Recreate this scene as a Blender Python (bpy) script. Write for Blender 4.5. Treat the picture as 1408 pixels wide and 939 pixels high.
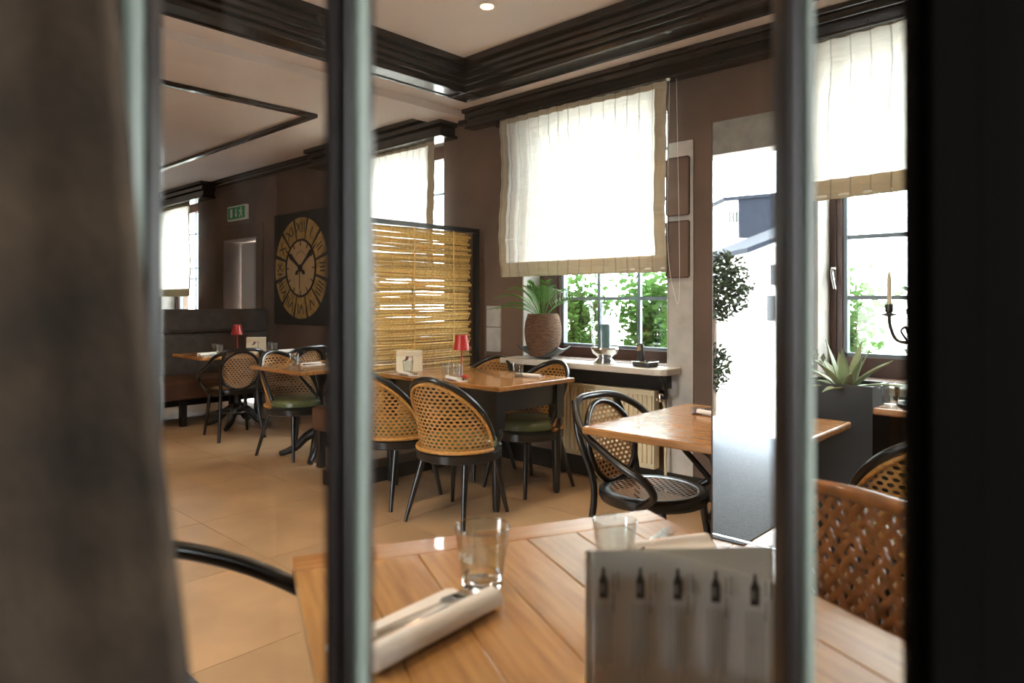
import bpy, bmesh, math, random
from mathutils import Vector, Matrix
random.seed(7)
for o in list(bpy.data.objects): bpy.data.objects.remove(o)
SC = bpy.context.scene
COL = SC.collection
# ---------------------------------------------------------------- camera, world, exposure
# Axes: x runs along the window wall (towards the viewer's right), y towards the window wall, z up.
H = 1.28
YAW = math.radians(43.05)
CA, SA = math.cos(YAW), math.sin(YAW)
def V(X, Y, z=0.0):
    """point given beside / ahead of the glazed partition (which stands at 43 degrees to the windows)"""
    return Vector((CA*X - SA*Y, SA*X + CA*Y, z))
cam = bpy.data.objects.new('camera', bpy.data.cameras.new('camera')); COL.objects.link(cam)
cam.location = (0, 0, H); cam.rotation_euler = (math.pi/2, 0, YAW)
cam.data.sensor_width = 36; cam.data.lens = 938/1408*36
cam.data.shift_y = -55.5/1408
cam.data.clip_start = 0.02; cam.data.clip_end = 300
cam.data.dof.use_dof = True; cam.data.dof.focus_distance = 4.2; cam.data.dof.aperture_fstop = 2.8
SC.camera = cam
w = bpy.data.worlds.new('World'); SC.world = w; w.use_nodes = True
w.node_tree.nodes['Background'].inputs[0].default_value = (0.90, 0.95, 1.0, 1)
w.node_tree.nodes['Background'].inputs[1].default_value = 12.0
SC.view_settings.view_transform = 'Standard'; SC.view_settings.look = 'None'
SC.view_settings.gamma = 1.0; SC.view_settings.use_curve_mapping = False
SC.view_settings.exposure = 0.8
SPOT_W = 34.0
# ---------------------------------------------------------------- materials
MATS = {}
def srgb(h):
    c = [int(h[i:i+2], 16)/255 for i in (0, 2, 4)]
    return [x/12.92 if x <= 0.04045 else ((x+0.055)/1.055)**2.4 for x in c] + [1.0]
def mat(name, col, rough=0.5, metal=0.0, noise=0.0, scale=8.0, stretch=(1,1,1), bump=0.0, bscale=None, spec=0.5, rnd=0.0, emit=0.0, col2=None, coat=0.0):
    if name in MATS: return MATS[name]
    m = bpy.data.materials.new(name); m.use_nodes = True
    nt = m.node_tree; n = nt.nodes; l = nt.links; b = n['Principled BSDF']
    c = srgb(col)
    b.inputs['Roughness'].default_value = rough; b.inputs['Metallic'].default_value = metal
    b.inputs['Specular IOR Level'].default_value = spec
    b.inputs['Coat Weight'].default_value = coat
    b.inputs['Base Color'].default_value = c
    tc = n.new('ShaderNodeTexCoord'); mp = n.new('ShaderNodeMapping'); mp.inputs['Scale'].default_value = stretch
    l.new(tc.outputs['Object'], mp.inputs['Vector'])
    out = None
    if noise > 0:
        t = n.new('ShaderNodeTexNoise'); t.inputs['Scale'].default_value = scale; t.inputs['Detail'].default_value = 6
        l.new(mp.outputs[0], t.inputs['Vector'])
        r = n.new('ShaderNodeValToRGB'); r.color_ramp.elements[0].position = 0.3; r.color_ramp.elements[1].position = 0.7
        c2 = srgb(col2) if col2 else [x*(1-noise) for x in c[:3]] + [1]
        c1 = c if col2 else [min(1, x*(1+noise*0.5)) for x in c[:3]] + [1]
        r.color_ramp.elements[0].color = c2; r.color_ramp.elements[1].color = c1
        l.new(t.outputs['Fac'], r.inputs['Fac']); out = r.outputs['Color']
    if rnd > 0:
        oi = n.new('ShaderNodeObjectInfo'); hs = n.new('ShaderNodeHueSaturation')
        mr = n.new('ShaderNodeMapRange'); mr.inputs['To Min'].default_value = 1-rnd; mr.inputs['To Max'].default_value = 1+rnd
        l.new(oi.outputs['Random'], mr.inputs['Value']); l.new(mr.outputs[0], hs.inputs['Value'])
        hs.inputs['Color'].default_value = c
        if out: l.new(out, hs.inputs['Color'])
        out = hs.outputs['Color']
    if out: l.new(out, b.inputs['Base Color'])
    if bump > 0:
        t2 = n.new('ShaderNodeTexNoise'); t2.inputs['Scale'].default_value = bscale or scale*4; t2.inputs['Detail'].default_value = 5
        l.new(mp.outputs[0], t2.inputs['Vector'])
        bp = n.new('ShaderNodeBump'); bp.inputs['Strength'].default_value = bump; bp.inputs['Distance'].default_value = 0.01
        l.new(t2.outputs['Fac'], bp.inputs['Height']); l.new(bp.outputs[0], b.inputs['Normal'])
    if emit > 0:
        b.inputs['Emission Color'].default_value = c; b.inputs['Emission Strength'].default_value = emit
    MATS[name] = m
    return m
def thin_glass(name, tint='ffffff', refl=1.0):
    if name in MATS: return MATS[name]
    m = bpy.data.materials.new(name); m.use_nodes = True; nt = m.node_tree; n = nt.nodes; l = nt.links
    n.clear(); o = n.new('ShaderNodeOutputMaterial'); mx = n.new('ShaderNodeMixShader')
    tr = n.new('ShaderNodeBsdfTransparent'); tr.inputs[0].default_value = srgb(tint)
    gl = n.new('ShaderNodeBsdfGlossy'); gl.inputs['Roughness'].default_value = 0.01
    fr = n.new('ShaderNodeLayerWeight'); fr.inputs['Blend'].default_value = 0.5
    pw = n.new('ShaderNodeMath'); pw.operation = 'POWER'; pw.inputs[1].default_value = 4.0
    mu = n.new('ShaderNodeMath'); mu.operation = 'MULTIPLY_ADD'; mu.inputs[1].default_value = 0.5*refl; mu.inputs[2].default_value = 0.04*refl; mu.use_clamp = True
    l.new(fr.outputs['Facing'], pw.inputs[0]); l.new(pw.outputs[0], mu.inputs[0]); l.new(mu.outputs[0], mx.inputs[0])
    l.new(tr.outputs[0], mx.inputs[1]); l.new(gl.outputs[0], mx.inputs[2]); l.new(mx.outputs[0], o.inputs[0])
    MATS[name] = m; return m
def glass(name, col='ffffff', rough=0.0):
    if name in MATS: return MATS[name]
    m = bpy.data.materials.new(name); m.use_nodes = True; b = m.node_tree.nodes['Principled BSDF']
    b.inputs['Base Color'].default_value = srgb(col); b.inputs['Roughness'].default_value = rough
    b.inputs['Transmission Weight'].default_value = 1.0; b.inputs['IOR'].default_value = 1.45
    MATS[name] = m; return m
def cloth(name, col, trans, stripes=0.0, sscale=1.0):
    """translucent woven fabric; optional darker sewn seams along uv.x"""
    if name in MATS: return MATS[name]
    m = bpy.data.materials.new(name); m.use_nodes = True; nt = m.node_tree; n = nt.nodes; l = nt.links
    n.clear(); o = n.new('ShaderNodeOutputMaterial'); mx = n.new('ShaderNodeMixShader'); mx.inputs[0].default_value = trans
    d = n.new('ShaderNodeBsdfDiffuse'); t = n.new('ShaderNodeBsdfTranslucent')
    uv = n.new('ShaderNodeUVMap'); sp = n.new('ShaderNodeSeparateXYZ'); l.new(uv.outputs[0], sp.inputs[0])
    m1 = n.new('ShaderNodeMath'); m1.operation = 'MULTIPLY'; m1.inputs[1].default_value = sscale
    m2 = n.new('ShaderNodeMath'); m2.operation = 'FRACT'
    m3 = n.new('ShaderNodeMath'); m3.operation = 'LESS_THAN'; m3.inputs[1].default_value = 0.09
    l.new(sp.outputs[0], m1.inputs[0]); l.new(m1.outputs[0], m2.inputs[0]); l.new(m2.outputs[0], m3.inputs[0])
    m4 = n.new('ShaderNodeMath'); m4.operation = 'MULTIPLY'; m4.inputs[1].default_value = stripes; l.new(m3.outputs[0], m4.inputs[0])
    no = n.new('ShaderNodeTexNoise'); no.inputs['Scale'].default_value = 30; mp = n.new('ShaderNodeMapping'); mp.inputs['Scale'].default_value = (0.25, 1, 1)
    l.new(uv.outputs[0], mp.inputs[0]); l.new(mp.outputs[0], no.inputs['Vector'])
    cm = n.new('ShaderNodeMix'); cm.data_type = 'RGBA'; c = srgb(col)
    cm.inputs['A'].default_value = c; cm.inputs['B'].default_value = [x*0.45 for x in c[:3]] + [1]
    l.new(m4.outputs[0], cm.inputs['Factor'])
    bp = n.new('ShaderNodeBump'); bp.inputs['Strength'].default_value = 0.5; bp.inputs['Distance'].default_value = 0.02
    l.new(no.outputs['Fac'], bp.inputs['Height'])
    for s in (d, t):
        l.new(cm.outputs['Result'], s.inputs[0]); l.new(bp.outputs[0], s.inputs['Normal'])
    l.new(d.outputs[0], mx.inputs[1]); l.new(t.outputs[0], mx.inputs[2]); l.new(mx.outputs[0], o.inputs[0])
    MATS[name] = m; return m
def sheet(name, col, trans):
    """thin paper or leaf: part of the light passes through"""
    if name in MATS: return MATS[name]
    m = bpy.data.materials.new(name); m.use_nodes = True; n = m.node_tree.nodes; l = m.node_tree.links
    n.clear(); o = n.new('ShaderNodeOutputMaterial'); mx = n.new('ShaderNodeMixShader'); mx.inputs[0].default_value = trans
    d = n.new('ShaderNodeBsdfDiffuse'); t = n.new('ShaderNodeBsdfTranslucent')
    tc = n.new('ShaderNodeTexCoord'); no = n.new('ShaderNodeTexNoise'); no.inputs['Scale'].default_value = 7
    l.new(tc.outputs['Object'], no.inputs['Vector'])
    cm = n.new('ShaderNodeMix'); cm.data_type = 'RGBA'; c = srgb(col); cm.inputs['A'].default_value = [x*0.82 for x in c[:3]] + [1]; cm.inputs['B'].default_value = c
    l.new(no.outputs['Fac'], cm.inputs['Factor'])
    l.new(cm.outputs['Result'], d.inputs[0]); l.new(cm.outputs['Result'], t.inputs[0])
    l.new(d.outputs[0], mx.inputs[1]); l.new(t.outputs[0], mx.inputs[2]); l.new(mx.outputs[0], o.inputs[0])
    MATS[name] = m; return m
def cane(name, col, hole=0.30):
    """woven cane: staggered open holes, uv counted in cells"""
    if name in MATS: return MATS[name]
    m = bpy.data.materials.new(name); m.use_nodes = True; nt = m.node_tree; n = nt.nodes; l = nt.links
    b = n['Principled BSDF']; o = n['Material Output']; b.inputs['Roughness'].default_value = 0.45
    def M(op, a, bb=None):
        k = n.new('ShaderNodeMath'); k.operation = op
        for i, v in enumerate((a, bb)):
            if v is None: continue
            if isinstance(v, (int, float)): k.inputs[i].default_value = v
            else: l.new(v, k.inputs[i])
        return k.outputs[0]
    uv = n.new('ShaderNodeUVMap'); sp = n.new('ShaderNodeSeparateXYZ'); l.new(uv.outputs[0], sp.inputs[0])
    u, v = sp.outputs[0], sp.outputs[1]
    row = M('FLOOR', v); off = M('MULTIPLY', M('MODULO', row, 2.0), 0.5)
    du = M('SUBTRACT', M('FRACT', M('ADD', u, off)), 0.5); dv = M('SUBTRACT', M('FRACT', v), 0.5)
    dist = M('SQRT', M('ADD', M('MULTIPLY', du, du), M('MULTIPLY', dv, dv)))
    isweave = M('GREATER_THAN', dist, hole)
    strand = M('ADD', M('MULTIPLY', M('SINE', M('MULTIPLY', M('ADD', u, v), 19.0)), 0.5), 0.5)
    cm = n.new('ShaderNodeMix'); cm.data_type = 'RGBA'; c = srgb(col)
    cm.inputs['A'].default_value = [x*0.62 for x in c[:3]] + [1]; cm.inputs['B'].default_value = [min(1, x*1.12) for x in c[:3]] + [1]
    l.new(strand, cm.inputs['Factor']); l.new(cm.outputs['Result'], b.inputs['Base Color'])
    bp = n.new('ShaderNodeBump'); bp.inputs['Distance'].default_value = 0.004; bp.inputs['Strength'].default_value = 0.6
    l.new(strand, bp.inputs['Height']); l.new(bp.outputs[0], b.inputs['Normal'])
    tr = n.new('ShaderNodeBsdfTransparent'); mx = n.new('ShaderNodeMixShader')
    l.new(isweave, mx.inputs[0]); l.new(tr.outputs[0], mx.inputs[1]); l.new(b.outputs[0], mx.inputs[2]); l.new(mx.outputs[0], o.inputs[0])
    MATS[name] = m; return m

M_wall = mat('brown plaster', '6a5344', 0.65, noise=0.35, scale=1.8, bump=0.12, bscale=30)
M_grey = mat('pale grey plaster', 'b9b3ab', 0.8, noise=0.2, scale=9, bump=0.2, bscale=40)
M_ceil = mat('ceiling paint', 'd9c8bd', 0.8, noise=0.04, scale=2)
M_floor = mat('sandstone tile', 'ab8a68', 0.33, noise=0.22, scale=2.6, bump=0.04, bscale=14, rnd=0.06)
M_grout = mat('grout', '8f755a', 0.8, noise=0.2, scale=20)
M_dark = mat('black brown stained wood', '2b211a', 0.26, coat=0.3, noise=0.5, scale=6, stretch=(1,1,1), bump=0.12, bscale=25)
M_winwood = mat('mahogany window wood', '4b2f24', 0.4, noise=0.3, scale=9, stretch=(1,1,0.2))
M_bar = mat('grey glazing bar paint', '6d7880', 0.4)
M_lacq = mat('black lacquered wood', '141313', 0.28, noise=0.2, scale=10, coat=0.2)
M_iron = mat('black cast iron', '101010', 0.42, noise=0.3, scale=20)
M_oak = mat('oiled oak', 'b98550', 0.27, noise=0.5, scale=5, stretch=(1.2, 14, 6), col2='95622f', coat=0.4)
M_oak2 = mat('pale oiled oak plank', 'b98a4e', 0.32, noise=0.5, scale=4, stretch=(16, 1.2, 6), col2='94632f', rnd=0.2, coat=0.4)
M_cane = cane('honey cane weave', 'c08a45', 0.32)
M_cane2 = cane('tan cane weave', 'b98b58', 0.31)
M_ratt = mat('rattan binding', 'c18a44', 0.45, noise=0.4, scale=60, bump=0.3, bscale=150)
M_green = mat('olive green leather', '656d45', 0.3, noise=0.2, scale=8, bump=0.08, bscale=60)
M_leath = mat('brown leather', '5a3a28', 0.42, noise=0.3, scale=6, bump=0.08, bscale=60)
M_uph = mat('taupe upholstery', '52463d', 0.75, noise=0.25, scale=12, bump=0.1, bscale=120)
M_linen = mat('white linen', 'ece6e0', 0.85, noise=0.05, scale=20, bump=0.15, bscale=200)
M_steel = mat('polished cutlery steel', 'd8d5d0', 0.14, metal=1.0)
M_red = mat('red lacquered metal', 'b02a22', 0.35)
M_paper = sheet('menu paper', 'f0efec', 0.4)
M_yell = mat('cream card', 'e2d7bb', 0.7)
M_ink = mat('dark printing ink', '33302f', 0.7)
M_inkg = mat('grey printing ink', '85847f', 0.7)
M_inkr = mat('burgundy printing ink', '5a2434', 0.7)
M_tumb = thin_glass('tumbler glass', 'f6f9f8', 2.2)
M_pane = thin_glass('window glass', 'fbfdfc', 1.0)
M_fglass = glass('clear solid glass')
M_white = mat('white plastic', 'e8e6e0', 0.5)
M_blind = cloth('sheer cream blind', 'f5f3ee', 0.62, 0.5, 15.0)
M_hem = cloth('double cream hem', 'cbc0aa', 0.30, 0.5, 15.0)
M_bamb = mat('yellow bamboo', 'd8b368', 0.45, noise=0.35, scale=10, stretch=(1,4,1), rnd=0.22)
M_rad = mat('cream radiator enamel', 'd8c9a6', 0.4)
M_litbead = mat('grey green lit facet', '828e83', 0.4, noise=0.5, scale=9, stretch=(1,1,0.25), bump=0.1)  # pale tone paints in the light falling on the posts' right facets
M_frame = mat('dark frame paint', '1d1512', 0.4, noise=0.4, scale=10, stretch=(1,1,0.2))
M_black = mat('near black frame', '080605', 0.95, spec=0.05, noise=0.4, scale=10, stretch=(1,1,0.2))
M_curt = mat('brown woven curtain', '3d3022', 0.95, noise=0.55, scale=14, bump=0.3, bscale=120)
M_gran = mat('grey granite', '565a62', 0.7, noise=0.6, scale=90, col2='33363c', spec=0.2)
M_pave = mat('pale street paving', 'cfcac2', 0.9, noise=0.1, scale=2)
M_mirror = mat('silvered glass', 'f2f5f5', 0.01, metal=1.0)
M_house = mat('white render', 'efece6', 0.9)
M_slate = mat('blue grey slate', '191c24', 0.8, spec=0.1, noise=0.2, scale=6)
M_leaf = sheet('shrub leaf', '50703a', 0.5)
M_leafd = mat('conifer needle', '1a1f0e', 0.8, spec=0.1, noise=0.4, scale=5)
M_palm = mat('palm leaf', '4f8a2c', 0.4, noise=0.4, scale=5)
M_agave = mat('agave leaf', '93a07d', 0.5, noise=0.3, scale=8)
M_bark = mat('bark', '4a3a2a', 0.9, noise=0.3, scale=10)
M_wick = mat('wound water hyacinth rope', '8a6448', 0.8, noise=0.55, scale=28, stretch=(1,1,7), bump=0.9, bscale=60, col2='3a2416')
M_slategrey = mat('charcoal ceramic', '3f4346', 0.4)
M_teal = mat('teal candle wax', '5f8184', 0.55)
M_ivory = mat('ivory candle wax', 'e6dcc0', 0.5)
M_pewter = mat('old pewter', '55524c', 0.4, metal=0.8)
M_silver = mat('silvered glass bowl', 'd4d8d8', 0.12, metal=0.9)
M_emit = mat('lamp emitter', 'ffd9a0', 0.5, emit=25)
M_green_sign = mat('green exit sign', '0f6a3a', 0.4, emit=0.12)
M_clockface = mat('aged cream dial', 'c9a878', 0.8, noise=0.15, scale=8)
M_plate = mat('aged gold numeral plate', 'bd9a58', 0.8, noise=0.4, scale=14)
M_cblack = mat('charcoal clock board', '2a2722', 0.7, noise=0.4, scale=8)
M_cink = mat('clock black', '1a0f0d', 0.6)
M_stone = mat('pale sill stone', 'cdc4b6', 0.35, noise=0.1, scale=12)
M_doorp = mat('pale satin door', 'c9c7c4', 0.4)
M_gray = mat('anthracite planter', '26272a', 0.5)

# ---------------------------------------------------------------- mesh helpers
class MB:
    def __init__(s): s.v = []; s.f = []; s.uv = {}
    def add(s, vs, fs, uvs=None):
        b = len(s.v); s.v += [tuple(p) for p in vs]
        for i, f in enumerate(fs):
            s.f.append(tuple(b+k for k in f))
            if uvs: s.uv[len(s.f)-1] = uvs[i]
        return s
    def box(s, x0, x1, y0, y1, z0, z1, m=None):
        vs = [Vector((x, y, z)) for z in (z0, z1) for y in (y0, y1) for x in (x0, x1)]
        if m: vs = [m @ p for p in vs]
        return s.add(vs, [(0,2,3,1), (4,5,7,6), (0,1,5,4), (2,6,7,3), (0,4,6,2), (1,3,7,5)])
    def tube(s, pts, r, n=8, closed=False, caps=True):
        pts = [Vector(p) for p in pts]; N = len(pts)
        rs = r if isinstance(r, (list, tuple)) else [r]*N
        rings = []; up = None
        for i, p in enumerate(pts):
            a = pts[(i-1) % N] if (closed or i > 0) else p
            b = pts[(i+1) % N] if (closed or i < N-1) else p
            t = (b-a).normalized()
            if up is None:
                up = Vector((0,0,1)) if abs(t.z) < 0.9 else Vector((1,0,0))
            x = t.cross(up)
            if x.length < 1e-5: x = t.orthogonal()
            x.normalize(); y = x.cross(t).normalized(); up = y
            rings.append([p + (x*math.cos(2*math.pi*k/n) + y*math.sin(2*math.pi*k/n))*rs[i] for k in range(n)])
        vs = [q for R in rings for q in R]; fs = []
        for i in range(N if closed else N-1):
            j = (i+1) % N
            for k in range(n):
                fs.append((i*n+k, i*n+(k+1)%n, j*n+(k+1)%n, j*n+k))
        if not closed and caps: fs += [tuple(range(n-1, -1, -1)), tuple(range((N-1)*n, N*n))]
        return s.add(vs, fs)
    def lathe(s, prof, n=20, c=(0,0,0), closed=False):
        vs = []; fs = []; N = len(prof)
        for (r, z) in prof:
            for k in range(n):
                a = 2*math.pi*k/n; vs.append((c[0]+r*math.cos(a), c[1]+r*math.sin(a), c[2]+z))
        for i in range(N if closed else N-1):
            j = (i+1) % N
            for k in range(n): fs.append((i*n+k, i*n+(k+1)%n, j*n+(k+1)%n, j*n+k))
        if not closed:
            if prof[0][0] > 1e-4: fs.append(tuple(range(n-1, -1, -1)))
            if prof[-1][0] > 1e-4: fs.append(tuple(range((N-1)*n, N*n)))
        return s.add(vs, fs)
    def grid(s, fn, nu, nv, us=1.0, vs_=1.0, uvfn=None):
        P = [fn(i/nu, j/nv) for j in range(nv+1) for i in range(nu+1)]; fs = []; uvs = []
        for j in range(nv):
            for i in range(nu):
                a = j*(nu+1)+i; fs.append((a, a+1, a+nu+2, a+nu+1))
                q = [(i/nu, j/nv), ((i+1)/nu, j/nv), ((i+1)/nu, (j+1)/nv), (i/nu, (j+1)/nv)]
                uvs.append([uvfn(*t) if uvfn else (t[0]*us, t[1]*vs_) for t in q])
        return s.add(P, fs, uvs)
    def prism(s, poly, h, m):
        """2-D outline (ccw) extruded by h along local z, placed by matrix m"""
        n = len(poly); vs = [m @ Vector((x, y, 0)) for x, y in poly] + [m @ Vector((x, y, h)) for x, y in poly]
        return s.add(vs, [tuple(range(n-1, -1, -1)), tuple(range(n, 2*n))] + [(i, (i+1)%n, n+(i+1)%n, n+i) for i in range(n)])
    def mesh(s, name, m, smooth=False):
        me = bpy.data.meshes.new(name); me.from_pydata(s.v, [], s.f); me.update()
        if m: me.materials.append(m)
        if s.uv:
            uvl = me.uv_layers.new(name='UVMap')
            for p in me.polygons:
                q = s.uv.get(p.index)
                if q:
                    for li, t in zip(p.loop_indices, q): uvl.data[li].uv = t
        if smooth:
            for p in me.polygons: p.use_smooth = True
            try: me.set_sharp_from_angle(angle=math.radians(42))
            except Exception: pass
        return me
    def build(s, name, m, parent=None, smooth=False, bevel=0.0, loc=None, rz=None):
        o = bpy.data.objects.new(name, s.mesh(name, m, smooth)); COL.objects.link(o); o.parent = parent
        if bevel:
            b = o.modifiers.new('bevel', 'BEVEL'); b.width = bevel; b.segments = 2; b.limit_method = 'ANGLE'
        if loc is not None: o.location = loc
        if rz is not None: o.rotation_euler = (0, 0, rz)
        return o
def tag(o, label=None, cat=None, group=None, kind=None):
    if label: o['label'] = label
    if cat: o['category'] = cat
    if group: o['group'] = group
    if kind: o['kind'] = kind
    return o
def empty(name, loc=(0,0,0), rz=0.0):
    o = bpy.data.objects.new(name, None); COL.objects.link(o); o.location = loc; o.rotation_euler = (0,0,rz); o.empty_display_size = 0.05; return o
def thing(name, label, cat, loc=(0,0,0), rz=0.0, group=None): return tag(empty(name, loc, rz), label, cat, group)
def dup(o, loc=None, rz=None, label=None, group=None, parent=None):
    c = o.copy(); COL.objects.link(c)
    if parent is not None: c.parent = parent
    if loc is not None: c.location = loc
    if rz is not None: c.rotation_euler = (0,0,rz)
    if label: c['label'] = label
    if group: c['group'] = group
    for ch in list(o.children): dup(ch, parent=c)
    return c
def struct(name, mb, m, parent=None, **k): return tag(mb.build(name, m, parent, **k), kind='structure')
def bez(pts, n=6):
    """Catmull-Rom through points"""
    P = [Vector(p) for p in pts]; P = [2*P[0]-P[1]] + P + [2*P[-1]-P[-2]]; out = []
    for i in range(1, len(P)-2):
        for k in range(n):
            t = k/n; a, b, c, d = P[i-1:i+3]
            out.append(0.5*((2*b)+(-a+c)*t+(2*a-5*b+4*c-d)*t*t+(-a+3*b-3*c+d)*t**3))
    out.append(P[-2]); return out
def text_mesh(name, txt, size, m, parent, loc, rot, extrude=0.0005):
    cu = bpy.data.curves.new(name, 'FONT'); cu.body = txt; cu.size = size; cu.align_x = 'CENTER'; cu.align_y = 'CENTER'; cu.extrude = extrude
    t = bpy.data.objects.new(name, cu); COL.objects.link(t)
    dg = bpy.context.evaluated_depsgraph_get(); me = bpy.data.meshes.new_from_object(t.evaluated_get(dg))
    bpy.data.objects.remove(t); me.materials.clear(); me.materials.append(m)
    o = bpy.data.objects.new(name, me); COL.objects.link(o); o.parent = parent; o.location = loc; o.rotation_euler = rot
    return o

# ================================================================= THE SETTING
WD = 4.05          # face of the window wall
ZC = 2.90          # ceiling
R0, R1, DS = -12.5, 4.2, -1.2
# floor: tiles laid on a screed
fl = struct('floor', MB().box(R0, R1, -1.9, WD, -0.10, -0.004), M_grout)
tile = MB().box(-0.3985, 0.3985, -0.3985, 0.3985, -0.02, 0.0).mesh('tile', M_floor)
for i in range(13):
    for j in range(6):
        t = bpy.data.objects.new('tile', tile); COL.objects.link(t); t.parent = fl
        t.location = (-9.2+0.8*i, -0.35+0.8*j, random.uniform(-0.0006, 0.0004)); t.rotation_euler = (0, 0, random.choice((0, math.pi/2, math.pi)))
# granite entrance area by the doorway beside the glazed partition
g = MB()
g.prism([(-3.3, -1.9), (-1.55, -1.9), (-1.55, 0.95), (-3.3, 0.95)], 0.006, Matrix.Translation((0,0,0.0005)))
struct('floor_entrance', g, M_gran)
struct('ground_street', MB().box(-70, 60, -90, -1.9, -0.3, -0.06).box(-70, 60, WD+0.42, 60, -0.3, -0.06).box(-70, R0-0.2, -1.9, WD+0.42, -0.3, -0.06).box(R1, 60, -1.9, WD+0.42, -0.3, -0.06), M_pave)
# window wall with four windows and a door
OPEN = [(-11.3, -9.91, 0.95, 2.74), (-9.02, -8.12, 0.0, 2.08), (-6.15, -4.62, 0.95, 2.74), (-3.67, -2.36, 0.845, 2.74), (-1.40, -0.05, 0.845, 2.74)]
wb = MB(); x = R0
for (a, b, z0, z1) in OPEN:
    wb.box(x, a, WD, WD+0.42, 0, 3.2)
    if z0 > 0: wb.box(a, b, WD, WD+0.42, 0, z0)
    wb.box(a, b, WD, WD+0.42, z1, 3.2); x = b
wb.box(x, R1, WD, WD+0.42, 0, 3.2)
struct('wall_window', wb, M_wall)
struct('wall_far', MB().box(R0-0.2, R0, -1.4, WD+0.42, 0, 3.2), M_wall)
pe = V(-2.27, 0.48)
struct('wall_side', MB().box(R0, -2.90, DS-0.2, DS, 0, 3.2).box(-2.05, pe.x+0.1, DS-0.2, DS, 0, 3.2), M_wall)
struct('trim_13', MB().box(-2.90, -2.05, DS-0.2, DS, 2.56, 3.2), M_grey)
# pale plaster reveals at the left of the windows
rv = MB()
for (a, b, z0, z1) in OPEN:
    if z0 > 0: rv.box(a, a+0.012, WD+0.004, WD+0.2, z0, z1)
struct('trim_1', rv, M_grey)
# ceiling: lower border with a raised tray framed in dark wood
TX0, TX1, TY0, TY1 = -4.0, 1.4, -0.6, 3.74
cb = MB().box(R0, TX0, -1.5, WD, ZC, 3.25).box(TX1, R1, -1.5, WD, ZC, 3.25).box(TX0, TX1, TY1, WD, ZC, 3.25).box(TX0, TX1, -1.5, TY0, ZC, 3.25)
cb.box(TX0, TX1, TY0, TY1, 3.08, 3.25)
struct('ceiling', cb, M_ceil)
struct('beam_ceiling', MB().box(-4.60, -4.27, -1.2, WD, 2.84, ZC), M_ceil)
def ring(mb, o0, o1, z0, z1):
    a, b, c, d = TX0+o0, TX1-o0, TY0+o0, TY1-o0; k = o1-o0
    mb.box(a, a+k, c, d, z0, z1).box(b-k, b, c, d, z0, z1).box(a+k, b-k, c, c+k, z0, z1).box(a+k, b-k, d-k, d, z0, z1)
tr = MB()
ring(tr, -0.012, 0.012, 2.872, 2.92); ring(tr, 0.0, 0.17, 2.880, 3.08); ring(tr, 0.155, 0.185, 2.868, 3.08)
ring(tr, 0.185, 0.215, 2.91, 3.08); ring(tr, 0.215, 0.24, 2.945, 3.08); ring(tr, 0.24, 0.262, 2.985, 3.08); ring(tr, 0.262, 0.30, 3.03, 3.08)
tr.box(-3.99, -3.80, 3.555, 3.575, 2.866, 2.885).box(-3.825, -3.805, 3.56, 3.73, 2.866, 2.885).box(-3.985, -3.825, 3.575, 3.725, 2.874, 2.884)
struct('trim_2', tr, M_dark, bevel=0.004)
# thin dark rectangle on the far ceiling
th = MB(); a, b, c, d = -11.0, -5.26, -1.0, 3.17
for (x0, x1, y0, y1) in ((b-0.06, b, c, d), (a, a+0.06, c, d), (a+0.06, b-0.06, d-0.06, d), (a+0.06, b-0.06, c, c+0.06)): th.box(x0, x1, y0, y1, ZC-0.035, ZC)
struct('trim_3', th, M_dark, bevel=0.006)
# crown mouldings and box pelmets over the windows
def crown(name, x0, x1, dep, h):
    m = MB()
    for (k, z0, z1) in ((1.0, ZC-h*0.22, ZC), (0.86, ZC-h*0.5, ZC-h*0.22), (0.72, ZC-h*0.86, ZC-h*0.5), (0.86, ZC-h, ZC-h*0.86)):
        m.box(x0+(1-k)*dep, x1-(1-k)*dep, WD-dep*k, WD, z0, z1)
    return struct(name, m, M_dark, bevel=0.006)
crown('trim_4', -4.25, R1, 0.13, 0.165)
crown('trim_5', -6.62, -4.40, 0.24, 0.20)
crown('trim_6', -9.28, -6.63, 0.09, 0.085)
crown('trim_7', -11.7, -9.29, 0.22, 0.22)
crown('trim_8', -4.40, -4.26, 0.07, 0.10)
struct('trim_9', MB().box(-3.9, -3.74, WD-0.07, WD, 2.70, 2.735), M_dark)
# skirting
sk = MB()
sk.box(R0, -9.26, WD-0.02, WD, 0, 0.14).box(-7.96, R1, WD-0.02, WD, 0, 0.14)
struct('baseboard_window', sk, M_lacq)
# doorway in the clock wall
dw = MB().box(-9.25, -9.02, WD-0.03, WD, 0, 2.08).box(-8.12, -7.97, WD-0.03, WD, 0, 2.08).box(-9.25, -7.97, WD-0.03, WD, 2.08, 2.26)
struct('trim_10', dw, M_wall, bevel=0.01)
dr = tag(empty('door_1', (-8.57, WD+0.2, 0)), kind='structure')
MB().box(-0.42, -0.07, 0, 0.04, 0, 2.06).build('door_leaf', M_doorp, dr, bevel=0.004)
MB().box(-0.02, 0.44, 0, 0.04, 0, 2.06).build('door_leaf', M_doorp, dr, bevel=0.004)
MB().box(-0.07, -0.02, 0.02, 0.05, 0, 2.06).build('gap_strip', M_lacq, dr)
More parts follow.
